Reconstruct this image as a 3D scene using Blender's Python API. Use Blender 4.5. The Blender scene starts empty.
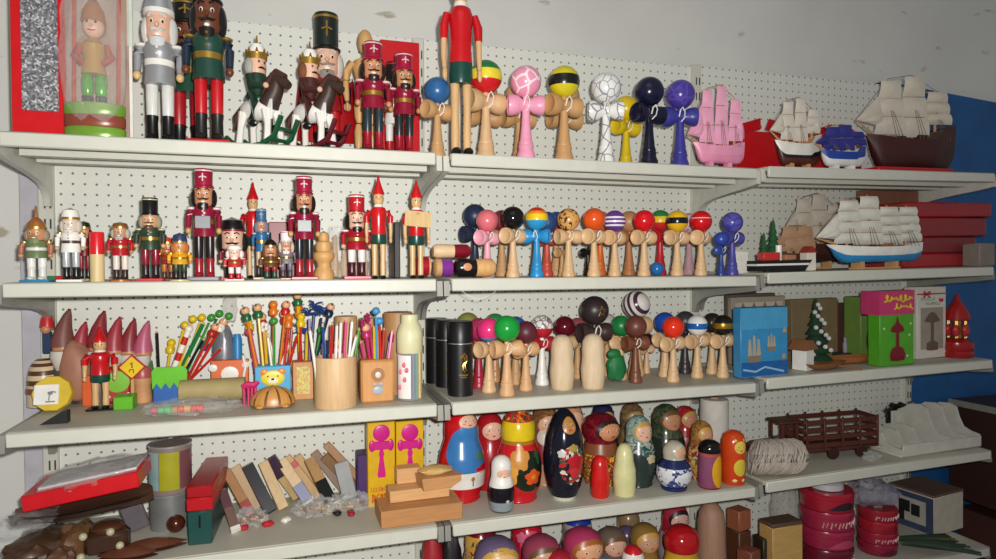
import bpy, math, random
from mathutils import Vector, Matrix
random.seed(11)
C = bpy.context.scene.collection
PI = math.pi
# ---------------------------------------------------------------- camera fit and placement
CAM = Vector((0.5735, -1.5679, -0.0576)); YAW, PIT, ROL, FPX = 0.3064, -0.0234, -0.0029, 656.1
fwd = Vector((math.sin(YAW)*math.cos(PIT), math.cos(YAW)*math.cos(PIT), math.sin(PIT)))
rt0 = Vector((math.cos(YAW), -math.sin(YAW), 0)); up0 = rt0.cross(fwd)
RT = rt0*math.cos(ROL)+up0*math.sin(ROL); UP = -rt0*math.sin(ROL)+up0*math.cos(ROL)
PITCH, GAP, LIP, DEP, TILT, DZR = 0.93, 0.0382, 0.0311, 0.3231, 0.0169, 0.0071
LZ = {1: .2126, 2: -.0926, 3: -.3979, 4: -.6985, 5: -1.0212}
def sz(l, x):                      # height of a shelf's top at x (the right bay leans a little)
    return LZ[l] + (DZR+TILT*(x-2*PITCH) if x > 2*PITCH-.005 else 0)
def ray(u, v): return fwd + RT*((u-498)/FPX) + UP*((279.5-v)/FPX)
def onY(u, v, y):
    r = ray(u, v); return CAM + r*((y-CAM.y)/r.y)
def at(l, u, d):                   # point on shelf l at depth d behind its front edge, seen in column u
    x = 1.0
    for _ in range(12):
        p = Vector((x, d, sz(l, x))); e = p-CAM; uu = 498+FPX*e.dot(RT)/e.dot(fwd)
        p2 = p+Vector((1e-3, 0, 0)); e = p2-CAM; u2 = 498+FPX*e.dot(RT)/e.dot(fwd)
        x += (u-uu)/((u2-uu)/1e-3)
    return Vector((x, d, sz(l, x)))
def dep(l, u, v, r=0.0):           # depth where the ray meets the shelf top, pushed back by a radius
    d = ray(u, v); x = 1.0
    for _ in range(4):
        p = CAM + d*((sz(l, x)-CAM.z)/d.z); x = p.x
    return min(max(p.y+r, .02), .3)
def sp(l, u, vt, d): 
    p = at(l, u, d); return p, onY(u, vt, d).z-p.z
def rad(p, n):                     # radius of a round thing n pixels wide standing at p
    e = p-CAM; z = e.dot(fwd); return n/2*z/FPX*z/math.hypot(z, e.dot(RT))
def wid(l, u0, u1, d): return at(l, u1, d).x-at(l, u0, d).x

# ---------------------------------------------------------------- materials
def lin(h):
    o = []
    for i in (0, 2, 4):
        c = int(h[i:i+2], 16)/255; o.append(c/12.92 if c <= .04045 else ((c+.055)/1.055)**2.4)
    return (*o, 1)
_mc = {}
def newmat(name):
    m = bpy.data.materials.new(name); m.use_nodes = True; nt = m.node_tree
    return m, nt, nt.nodes['Principled BSDF']
def N(nt, t, **k):
    n = nt.nodes.new(t)
    for a, b in k.items(): setattr(n, a, b)
    return n
def ramp(nt, stops, const=False):
    r = N(nt, 'ShaderNodeValToRGB'); cr = r.color_ramp
    if const: cr.interpolation = 'CONSTANT'
    while len(cr.elements) < len(stops): cr.elements.new(.5)
    for e, (p, c) in zip(cr.elements, stops): e.position = p; e.color = lin(c) if isinstance(c, str) else c
    return r
def M(h, r=.35, metal=0, var=.06, scale=30, coat=0):
    key = ('M', h, r, metal, coat)
    if key in _mc: return _mc[key]
    m, nt, b = newmat('paint_'+h)
    n = N(nt, 'ShaderNodeTexNoise'); n.inputs['Scale'].default_value = scale; n.inputs['Detail'].default_value = 3
    tc = N(nt, 'ShaderNodeTexCoord'); nt.links.new(tc.outputs['Object'], n.inputs['Vector'])
    c = lin(h); rp = ramp(nt, [(.3, tuple(x*(1-var*1.6) for x in c[:3])+(1,)), (.7, tuple(min(1, x*(1+var)) for x in c[:3])+(1,))])
    nt.links.new(n.outputs['Fac'], rp.inputs['Fac']); nt.links.new(rp.outputs['Color'], b.inputs['Base Color'])
    b.inputs['Roughness'].default_value = r; b.inputs['Metallic'].default_value = metal; b.inputs['Coat Weight'].default_value = coat
    _mc[key] = m; return m
def W(h, r=.5, axis=(1, 1, .12), sc=60):      # wood with long grain
    key = ('W', h, r, axis)
    if key in _mc: return _mc[key]
    m, nt, b = newmat('wood_'+h)
    tc = N(nt, 'ShaderNodeTexCoord'); mp = N(nt, 'ShaderNodeMapping'); mp.inputs['Scale'].default_value = axis
    n = N(nt, 'ShaderNodeTexNoise'); n.inputs['Scale'].default_value = sc*2; n.inputs['Detail'].default_value = 4
    nt.links.new(tc.outputs['Object'], mp.inputs['Vector']); nt.links.new(mp.outputs['Vector'], n.inputs['Vector'])
    c = lin(h); rp = ramp(nt, [(.3, tuple(x*.88 for x in c[:3])+(1,)), (.62, tuple(min(1, x*1.03) for x in c[:3])+(1,))])
    nt.links.new(n.outputs['Fac'], rp.inputs['Fac']); nt.links.new(rp.outputs['Color'], b.inputs['Base Color'])
    b.inputs['Roughness'].default_value = r
    _mc[key] = m; return m
def crackle(base, line, sc=45, w=.05, r=.25):     # crazed paint
    key = ('C', base, line, sc)
    if key in _mc: return _mc[key]
    m, nt, b = newmat('crackle_'+base)
    tc = N(nt, 'ShaderNodeTexCoord'); v = N(nt, 'ShaderNodeTexVoronoi', feature='DISTANCE_TO_EDGE'); v.inputs['Scale'].default_value = sc
    nt.links.new(tc.outputs['Object'], v.inputs['Vector']); rp = ramp(nt, [(0, line), (w, line), (w+.03, base)])
    nt.links.new(v.outputs['Distance'], rp.inputs['Fac']); nt.links.new(rp.outputs['Color'], b.inputs['Base Color'])
    b.inputs['Roughness'].default_value = r; _mc[key] = m; return m
def spots(cols, sc=70, r=.25):                    # hand-painted motifs: random coloured cells
    key = ('S', tuple(cols), sc)
    if key in _mc: return _mc[key]
    m, nt, b = newmat('painted_'+cols[0])
    tc = N(nt, 'ShaderNodeTexCoord'); nz = N(nt, 'ShaderNodeTexNoise'); nz.inputs['Scale'].default_value = sc*.6
    mx = N(nt, 'ShaderNodeMixRGB'); mx.inputs['Fac'].default_value = .12
    nt.links.new(tc.outputs['Object'], nz.inputs['Vector']); nt.links.new(tc.outputs['Object'], mx.inputs[1]); nt.links.new(nz.outputs['Color'], mx.inputs[2])
    v = N(nt, 'ShaderNodeTexVoronoi'); v.inputs['Scale'].default_value = sc
    nt.links.new(mx.outputs['Color'], v.inputs['Vector'])
    sep = N(nt, 'ShaderNodeSeparateColor'); nt.links.new(v.outputs['Color'], sep.inputs['Color'])
    rp = ramp(nt, [(i/len(cols), c) for i, c in enumerate(cols)], True)
    nt.links.new(sep.outputs['Red'], rp.inputs['Fac']); nt.links.new(rp.outputs['Color'], b.inputs['Base Color'])
    b.inputs['Roughness'].default_value = r; _mc[key] = m; return m
def film(h='ffffff', clear=.72, r=.12, sc=60):     # crinkled clear plastic
    key = ('F', h, clear, sc)
    if key in _mc: return _mc[key]
    m, nt, b = newmat('clear_film_'+h)
    b.inputs['Base Color'].default_value = lin(h); b.inputs['Roughness'].default_value = r
    b.inputs['Alpha'].default_value = 1-clear; b.inputs['Specular IOR Level'].default_value = .7
    tc = N(nt, 'ShaderNodeTexCoord'); n = N(nt, 'ShaderNodeTexNoise'); n.inputs['Scale'].default_value = sc; n.inputs['Detail'].default_value = 5
    bp = N(nt, 'ShaderNodeBump'); bp.inputs['Strength'].default_value = .85; bp.inputs['Distance'].default_value = .01
    nt.links.new(tc.outputs['Object'], n.inputs['Vector']); nt.links.new(n.outputs['Fac'], bp.inputs['Height']); nt.links.new(bp.outputs['Normal'], b.inputs['Normal'])
    _mc[key] = m; return m
def glitter(a='8f9296', c='f0f0f2'):
    m, nt, b = newmat('silver_glitter'); tc = N(nt, 'ShaderNodeTexCoord'); v = N(nt, 'ShaderNodeTexVoronoi'); v.inputs['Scale'].default_value = 230
    nt.links.new(tc.outputs['Object'], v.inputs['Vector']); sep = N(nt, 'ShaderNodeSeparateColor'); nt.links.new(v.outputs['Color'], sep.inputs['Color'])
    rp = ramp(nt, [(0, '77757a'), (.25, a), (.5, 'b4b0b4'), (.8, c)], True); nt.links.new(sep.outputs['Green'], rp.inputs['Fac'])
    nt.links.new(rp.outputs['Color'], b.inputs['Base Color']); b.inputs['Roughness'].default_value = .3; b.inputs['Metallic'].default_value = .4
    nm = N(nt, 'ShaderNodeBump'); nm.inputs['Distance'].default_value = .01; nt.links.new(sep.outputs['Red'], nm.inputs['Height']); nt.links.new(nm.outputs['Normal'], b.inputs['Normal'])
    return m
def pegboard_mat():
    m, nt, b = newmat('perforated_white_board')
    tc = N(nt, 'ShaderNodeTexCoord'); sp_ = N(nt, 'ShaderNodeSeparateXYZ'); nt.links.new(tc.outputs['Object'], sp_.inputs['Vector'])
    def cell(o):
        a = N(nt, 'ShaderNodeMath', operation='DIVIDE'); a.inputs[1].default_value = PEG; nt.links.new(o, a.inputs[0])
        f = N(nt, 'ShaderNodeMath', operation='FRACT'); nt.links.new(a.outputs[0], f.inputs[0])
        s = N(nt, 'ShaderNodeMath', operation='SUBTRACT'); s.inputs[1].default_value = .5; nt.links.new(f.outputs[0], s.inputs[0])
        q = N(nt, 'ShaderNodeMath', operation='MULTIPLY'); nt.links.new(s.outputs[0], q.inputs[0]); nt.links.new(s.outputs[0], q.inputs[1]); return q
    ad = N(nt, 'ShaderNodeMath', operation='ADD'); nt.links.new(cell(sp_.outputs['X']).outputs[0], ad.inputs[0]); nt.links.new(cell(sp_.outputs['Z']).outputs[0], ad.inputs[1])
    rp = ramp(nt, [(0, '63635d'), (.008, '77776f'), (.017, 'dfe0d6')]); nt.links.new(ad.outputs[0], rp.inputs['Fac'])
    nt.links.new(rp.outputs['Color'], b.inputs['Base Color']); b.inputs['Roughness'].default_value = .45
    return m
PEG = .0262
def wall_mat():
    m, nt, b = newmat('old_white_plaster'); tc = N(nt, 'ShaderNodeTexCoord')
    n = N(nt, 'ShaderNodeTexNoise'); n.inputs['Scale'].default_value = 3.2; n.inputs['Detail'].default_value = 6; nt.links.new(tc.outputs['Object'], n.inputs['Vector'])
    rp = ramp(nt, [(.3, 'd3d2cb'), (.55, 'dad9d2'), (.7, 'dddcd5')]); nt.links.new(n.outputs['Fac'], rp.inputs['Fac'])
    mp = N(nt, 'ShaderNodeMapping'); mp.inputs['Scale'].default_value = (1, 1, 2.6); nt.links.new(tc.outputs['Object'], mp.inputs['Vector'])
    n2 = N(nt, 'ShaderNodeTexNoise'); n2.inputs['Scale'].default_value = 7; n2.inputs['Detail'].default_value = 5; nt.links.new(mp.outputs['Vector'], n2.inputs['Vector'])
    r2 = ramp(nt, [(.66, 'ffffff'), (.73, 'bcae92')]); nt.links.new(n2.outputs['Fac'], r2.inputs['Fac'])
    mx = N(nt, 'ShaderNodeMixRGB', blend_type='MULTIPLY'); mx.inputs[0].default_value = .8
    nt.links.new(rp.outputs['Color'], mx.inputs[1]); nt.links.new(r2.outputs['Color'], mx.inputs[2]); nt.links.new(mx.outputs['Color'], b.inputs['Base Color'])
    b.inputs['Roughness'].default_value = .8; return m
PLY = lambda: W('d2a878', .55)
WOOD = W('dcb587', .45); WOOD2 = W('c79a68', .5); BLANK = W('dcc3a0', .6); DARKWOOD = W('4a2118', .4); BROWN = W('6e4630', .5)
WHITE = M('eeeae2'); BLACK = M('141414', .3); DK = M('1c1a1c', .35); RED = M('c8141c', .25); BURG = M('7d1528', .3); GOLD = M('c9a04a', .3, .8)
GREEN = M('1d4a38', .35); SKIN = M('e6b69a', .4); SKIN2 = M('c98a62', .4); DSKIN = M('6b3a24', .4); SILV = M('b9bcc0', .3, .6); CREAM = M('e4dcb8', .4)
NAVY = M('1d2140', .3); BLUE = M('2a5fa8', .3); YEL = M('e3c01c', .3); PINK = M('ef9ab4', .35); GREY = M('8e8d88', .5); TEETH = M('f6f4ea', .3)
METAL = M('cdccbf', .42, 0, .02); STEEL = M('9b9a92', .4, .3); FILM = film('f4f4f2', .84, .1, 40); FILM2 = film('e8e2dc', .8, .07, 55)
CARD = M('b99a70', .8); ORANGE = M('dd5a22', .3); PURP = M('5a2f86', .3)

# ---------------------------------------------------------------- mesh builder
def Tr(x=0, y=0, z=0, rx=0, ry=0, rz=0, s=None):
    m = Matrix.Translation((x, y, z)) @ Matrix.Rotation(rz, 4, 'Z') @ Matrix.Rotation(ry, 4, 'Y') @ Matrix.Rotation(rx, 4, 'X')
    if s: m = m @ Matrix.Diagonal((*s, 1))
    return m
import bmesh
class MB:
    def __init__(s, k=1.0): s.k = k; s.v = []; s.f = []; s.mi = []; s.m = []
    def idx(s, m):
        if m not in s.m: s.m.append(m)
        return s.m.index(m)
    def add(s, vs, fs, m, T=None):
        o = len(s.v); s.v += [tuple((T @ Vector(v)) if T else v) for v in vs]
        for i, f in enumerate(fs):
            s.f.append([j+o for j in f]); s.mi.append(s.idx(m[i] if isinstance(m, list) else m))
        return s
    def lathe(s, prof, m, seg=16, T=None):
        vs, rings = [], []
        for p in prof:
            if p[0] < 1e-6: rings.append([len(vs)]); vs.append((0, 0, p[1]))
            else:
                rings.append(list(range(len(vs), len(vs)+seg)))
                vs += [(p[0]*math.sin(2*PI*i/seg), -p[0]*math.cos(2*PI*i/seg), p[1]) for i in range(seg)]
        fs, ms = [], []
        for j in range(1, len(prof)):
            a, b = rings[j-1], rings[j]; mm = prof[j][2] if len(prof[j]) > 2 else m
            for i in range(seg):
                i2 = (i+1) % seg
                if len(a) == 1 and len(b) == 1: continue
                if len(a) == 1: fs.append([a[0], b[i2], b[i]])
                elif len(b) == 1: fs.append([a[i], a[i2], b[0]])
                else: fs.append([a[i], a[i2], b[i2], b[i]])
                ms.append(mm)
        for r, pr in ((rings[0], prof[0]), (rings[-1], prof[-1])):
            if len(r) > 1: fs.append(r); ms.append(prof[1][2] if r is rings[0] and len(prof[1]) > 2 else (pr[2] if len(pr) > 2 else m))
        return s.add(vs, fs, ms, T)
    def ell(s, c, r, m, seg=12, n=7, T=None, bands=None):
        r = (r, r, r) if not isinstance(r, tuple) else r
        zs = [-math.cos(PI*i/n) for i in range(n+1)]
        if bands: zs = sorted(set([round(z, 4) for z in zs]+[round(b[0]*2-1, 4) for b in bands if 0 < b[0] < 1]))
        prof = []
        for z in zs:
            q = math.sqrt(max(0, 1-z*z)); mm = m
            if bands:
                for t, bm_ in bands:
                    if (z+1)/2 <= t+1e-4: mm = bm_; break
            prof.append((q if q > 1e-3 else 0, z, mm))
        X = Matrix.Translation(c) @ Matrix.Diagonal((*r, 1))
        return s.lathe(prof, m, seg, (T @ X) if T else X)
    def box(s, c, z, m, b=.0, T=None):
        X, Y, Z = (q/2 for q in z); b = min(b, X*.9, Y*.9, Z*.9); cx, cy, cz = c
        if b <= 0:
            vs = [(cx+i*X, cy+j*Y, cz+k*Z) for i in (-1, 1) for j in (-1, 1) for k in (-1, 1)]
            return s.add(vs, [[0, 1, 3, 2], [4, 6, 7, 5], [0, 4, 5, 1], [2, 3, 7, 6], [0, 2, 6, 4], [1, 5, 7, 3]], m, T)
        vs, ix = [], {}
        for i in (-1, 1):
            for j in (-1, 1):
                for k in (-1, 1):
                    for a in range(3):
                        ix[i, j, k, a] = len(vs)
                        vs.append((cx+i*(X-(b if a != 0 else 0)), cy+j*(Y-(b if a != 1 else 0)), cz+k*(Z-(b if a != 2 else 0))))
        fs = []
        for g in (-1, 1):
            fs += [[ix[g, -1, -1, 0], ix[g, 1, -1, 0], ix[g, 1, 1, 0], ix[g, -1, 1, 0]], [ix[-1, g, -1, 1], ix[1, g, -1, 1], ix[1, g, 1, 1], ix[-1, g, 1, 1]],
                   [ix[-1, -1, g, 2], ix[1, -1, g, 2], ix[1, 1, g, 2], ix[-1, 1, g, 2]]]
            for h in (-1, 1):
                fs += [[ix[g, h, -1, 0], ix[g, h, 1, 0], ix[g, h, 1, 1], ix[g, h, -1, 1]], [ix[g, -1, h, 0], ix[g, 1, h, 0], ix[g, 1, h, 2], ix[g, -1, h, 2]],
                       [ix[-1, g, h, 1], ix[1, g, h, 1], ix[1, g, h, 2], ix[-1, g, h, 2]]]
                for k in (-1, 1): fs.append([ix[g, h, k, 0], ix[g, h, k, 1], ix[g, h, k, 2]])
        return s.add(vs, fs, m, T)
    def path(s, pts, r, m, seg=7, T=None):
        pts = [Vector(p) for p in pts]; n = len(pts); rs = r if isinstance(r, (list, tuple)) else [r]*n
        vs, fs = [], []
        for i, p in enumerate(pts):
            d = (pts[min(i+1, n-1)]-pts[max(i-1, 0)]).normalized()
            a = d.cross(Vector((0, 0, 1)) if abs(d.z) < .95 else Vector((0, 1, 0))).normalized(); b = d.cross(a)
            vs += [tuple(p+(a*math.cos(2*PI*k/seg)+b*math.sin(2*PI*k/seg))*rs[i]) for k in range(seg)]
        for i in range(n-1):
            for k in range(seg): k2 = (k+1) % seg; fs.append([i*seg+k, i*seg+k2, (i+1)*seg+k2, (i+1)*seg+k])
        fs += [list(range(seg)), list(range((n-1)*seg, n*seg))]
        return s.add(vs, fs, m, T)
    def prism(s, poly, y0, y1, m, T=None):      # outline in x,z pulled from y0 to y1
        n = len(poly); vs = [(x, y0, z) for x, z in poly]+[(x, y1, z) for x, z in poly]
        fs = [list(range(n)), list(range(n, 2*n))]+[[i, (i+1) % n, n+(i+1) % n, n+i] for i in range(n)]
        return s.add(vs, fs, m, T)
    def sheet(s, fn, nu, nv, m, T=None):        # surface fn(u,v), u,v in 0..1
        vs = [fn(i/nu, j/nv) for i in range(nu+1) for j in range(nv+1)]
        fs = [[i*(nv+1)+j, (i+1)*(nv+1)+j, (i+1)*(nv+1)+j+1, i*(nv+1)+j+1] for i in range(nu) for j in range(nv)]
        return s.add(vs, fs, m, T)
    def build(s, name, parent=None, loc=None, rz=0):
        me = bpy.data.meshes.new(name); k = s.k
        me.from_pydata([(x*k, y*k, z*k) for x, y, z in s.v], [], s.f)
        for m in s.m: me.materials.append(m)
        me.polygons.foreach_set('material_index', s.mi)
        bm = bmesh.new(); bm.from_mesh(me); bmesh.ops.recalc_face_normals(bm, faces=bm.faces); bm.to_mesh(me); bm.free()
        me.polygons.foreach_set('use_smooth', [True]*len(me.polygons)); me.set_sharp_from_angle(angle=math.radians(42))
        o = bpy.data.objects.new(name, me); C.objects.link(o)
        if parent: o.parent = parent
        if loc is not None: o.location = loc
        o.rotation_euler = (0, 0, rz)
        return o
def tag(o, label, cat, group=None):
    o['label'] = label; o['category'] = cat
    if group: o['group'] = group
    return o
def thing(name, label, cat, loc, group=None, rz=0, rot=None):
    o = bpy.data.objects.new(name, None); C.objects.link(o); o.empty_display_size = .02
    o.location = loc; o.rotation_euler = rot or (0, 0, rz); return tag(o, label, cat, group)
def blob(mb, c, r, m, amp=.15, fq=6, seg=20, n=12, T=None, seed=0):      # crumpled lump
    rnd = random.Random(seed); ph = [rnd.uniform(0, 6) for _ in range(9)]; st = len(mb.v); mb.ell((0, 0, 0), 1.0, m, seg, n)
    for i in range(st, len(mb.v)):
        x, y, z = mb.v[i]
        q = 1+amp*(math.sin(fq*x+ph[0])*math.sin(fq*y+ph[1])+math.sin(fq*1.7*z+ph[2])*math.sin(fq*1.3*x+ph[3])+.6*math.sin(fq*2.6*y+ph[4]+2*z))
        p = Vector((c[0]+x*q*r[0], c[1]+y*q*r[1], c[2]+max(z, -.75)*q*r[2])); mb.v[i] = tuple(T @ p if T else p)
    return mb
def surf(prof, a, z, off=0):                 # point on a surface of revolution, a=0 faces the room
    for j in range(1, len(prof)):
        if z <= prof[j][1] or j == len(prof)-1:
            p, q = prof[j-1], prof[j]; t = (z-p[1])/(q[1]-p[1]) if q[1] > p[1] else 1
            r = p[0]+(q[0]-p[0])*min(max(t, 0), 1)+off; return (r*math.sin(a), -r*math.cos(a), z)
def patch(mb, prof, a0, z0, ra, rz, m, off=.004, n=14, shape=None):     # painted spot that follows the body
    vs = [surf(prof, a0, z0, off)]; fs = []
    K = max(3, int(ra*9), int(rz*30)); n = max(n, int(ra*26))
    for k in range(1, K+1):
        for i in range(n):
            t = 2*PI*i/n; q = shape(t) if shape else 1
            vs.append(surf(prof, a0+ra*q*k/K*math.sin(t), z0+rz*q*k/K*math.cos(t), off if k < K else off*.4))
    for i in range(n): fs.append([0, 1+i, 1+(i+1) % n])
    for k in range(1, K):
        for i in range(n): i2 = (i+1) % n; a = 1+(k-1)*n; b = 1+k*n; fs.append([a+i, b+i, b+i2, a+i2])
    return mb.add(vs, fs, m)
def flower(t): return .72+.28*abs(math.cos(2.5*t))
def cursive(mb, x0, x1, z, h, y, m, r, n=6):                               # joined-up loops, illegible
    pts = []
    for i in range(n*8+1):
        t = i/8; a = .55+.45*math.sin(t*1.7+1); pts.append((x0+(x1-x0)*t/n+h*.25*math.sin(t*2*PI), y, z+h*.5-h*.5*a*math.cos(t*2*PI)))
    return mb.path(pts, r, m, 5)
def scribble(mb, x0, x1, z, h, y, m, r, n=7, seed=0):                     # illegible hand lettering
    rnd = random.Random(seed); w = (x1-x0)/n
    for i in range(n):
        x = x0+w*(i+.15); k = rnd.choice((0, 1, 2, 3))
        if k == 0: pts = [(x, y, z+h), (x, y, z), (x+w*.6, y, z)]
        elif k == 1: pts = [(x, y, z), (x+w*.1, y, z+h), (x+w*.6, y, z+h*.8), (x+w*.6, y, z)]
        elif k == 2: pts = [(x+w*.6, y, z+h), (x, y, z+h*.7), (x+w*.6, y, z+h*.3), (x, y, z)]
        else: pts = [(x+w*.3+w*.3*math.cos(a), y, z+h/2+h/2*math.sin(a)) for a in [j*PI/3 for j in range(7)]]
        mb.path(pts, r, m, 4)
    return mb
# ---------------------------------------------------------------- the setting
def struct(o, label=None):
    o['kind'] = 'structure'
    if label: o['label'] = label
    return o
WALLY = DEP+.075
struct(MB().box((1.6, WALLY+.05, .25), (6.4, .1, 3.2), wall_mat()).build('wall_back'), 'old white plaster wall behind the shelving')
struct(MB().box((1.6, -.9, -1.4), (6.4, 2.7, .1), M('8f887c', .6)).build('floor'))
bl0 = onY(917, 88, DEP+.04); bl1 = onY(996, 103, DEP+.04); q = (bl1.z-bl0.z)/(bl1.x-bl0.x)
struct(MB().prism([(2.70, -1.35), (4.6, -1.35), (4.6, bl0.z+q*(4.6-bl0.x)), (2.70, bl0.z+q*(2.7-bl0.x))], DEP+.035, DEP+.07, M('1f5a94', .6, 0, .1, 9)).build('wall_right'), 'blue painted wall panel at the right end of the shelving')
pegs = pegboard_mat()
tops = [onY(u, v, DEP).z for u, v in ((243, 22), (575, 55), (800, 76))]
for b in range(3):
    w = PITCH-.034
    o = tag(MB().box((w/2, .008, .0), (w, .012, tops[b]+1.32), pegs).build('pegboard', loc=(b*PITCH+.017, DEP, (tops[b]-1.32)/2)),
        ['white pegboard back panel of the left bay behind the nutcrackers', 'white pegboard back panel of the middle bay behind the kendamas', 'white pegboard back panel of the right bay behind the model ships'][b], 'pegboard', 'pegboard panels')
for b in range(4):
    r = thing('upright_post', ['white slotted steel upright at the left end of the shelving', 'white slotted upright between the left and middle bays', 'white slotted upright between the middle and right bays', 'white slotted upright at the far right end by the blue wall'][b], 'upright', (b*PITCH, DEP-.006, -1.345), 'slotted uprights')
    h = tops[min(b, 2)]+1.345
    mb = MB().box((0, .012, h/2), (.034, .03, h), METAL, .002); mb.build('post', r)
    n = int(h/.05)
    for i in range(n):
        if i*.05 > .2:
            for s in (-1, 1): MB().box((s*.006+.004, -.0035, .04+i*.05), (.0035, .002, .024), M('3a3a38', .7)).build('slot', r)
    if b == 0: MB().box((-.04, .03, h/2), (.045, .02, h), M('b9b6bd', .5)).build('shaded_side_strip', r)  # grey-lilac strip left of the post, shade put into its colour
SHN = {1: 'top', 2: 'second', 3: 'third', 4: 'fourth', 5: 'fifth'}; BAYN = ['left', 'middle', 'right']
for l in range(1, 6):
    for b in range(3):
        w = PITCH-GAP; x0 = b*PITCH+GAP/2
        r = thing('shelf', f'white steel shelf, {SHN[l]} level from the top, {BAYN[b]} bay', 'shelf', (x0, 0, sz(l, x0+.01)), 'gondola shelves')
        if b == 2: r.rotation_euler = (0, -TILT, 0)
        MB().box((w/2, DEP/2, -.006), (w, DEP-.008, .012), M('bcb8a8', .5, 0, .05, 8), .001).build('deck', r)
        MB().box((w/2, -.004, -LIP/2), (w, .01, LIP), METAL, .003).build('front_edge', r)
        for y in (.10, .2): MB().prism([(0.004, -.012), (w-.004, -.012), (w-.004, -.034), (.004, -.034)], y-.016, y+.016, METAL).build('stiffener', r)
        pl = [(.004, -.006), (.0, -.043), (.05, -.05), (.13, -.058), (.2, -.066), (.245, -.075), (.275, -.088), (.29, -.105), (.296, -.125), (DEP-.008, -.125), (DEP-.008, -.006)]
        for x in (-.0105, w+.0105):
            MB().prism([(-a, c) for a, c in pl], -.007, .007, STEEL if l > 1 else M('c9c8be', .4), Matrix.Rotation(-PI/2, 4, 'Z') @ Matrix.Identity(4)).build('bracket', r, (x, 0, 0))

# ---------------------------------------------------------------- builders
def kendama(l, u, vt, d, label, ken=WOOD, ball=None, bands=None, ken2=None, group='kendamas', rz=0.0, has_ball=True, zoff=0, h=None, brx=0.0, star=False):
    p, hh = sp(l, u, vt, d); h = h or hh-zoff
    r = thing('kendama', label, 'kendama', (p.x, p.y, p.z+zoff), group, rz)
    k2 = ken2 or ken
    MB(h).lathe([(0, 0), (.088, 0), (.1, .012), (.1, .05), (.088, .085), (.078, .11), (.084, .15), (.074, .165), (.078, .18), (.066, .21), (.05, .36), (.042, .48), (.042, .56), (.03, .7), (.012, .76), (0, .77)], ken, 16).build('handle', r)
    T = Tr(0, 0, .585, 0, PI/2, 0)
    MB(h).lathe([(.0, -.165), (.07, -.17), (.098, -.195), (.111, -.192), (.116, -.15), (.1, -.085), (.065, -.045), (.065, .045), (.092, .085), (.107, .145), (.104, .185), (.092, .188), (.07, .165), (0, .16)], k2, 18, T).build('cross_cup', r)
    if has_ball:
        bo = MB(h).ell((0, 0, .835), .165, ball or RED, 24, 14, bands=bands, T=Tr(0, 0, .835) @ Matrix.Rotation(brx, 4, 'X') @ Tr(0, 0, -.835)).build('ball', r)
        if star:
            s = MB(h); pts = [(.06*(1 if i % 2 == 0 else .42)*math.sin(i*PI/5), .835+.06*(1 if i % 2 == 0 else .42)*math.cos(i*PI/5)) for i in range(10)]
            s.path([(x, -.163+.5*(x*x+(z-.835)**2)*6, z) for x, z in pts+pts[:1]], .007, GOLD, 5).build('star', bo)
        MB(h).path([(.0, -.045, .52), (.03, -.075, .56), (.025, -.105, .62), (0, -.1, .67), (-.02, -.08, .64), (-.03, -.07, .57)], .008, WHITE, 5).build('string', r)
    return r
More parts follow.
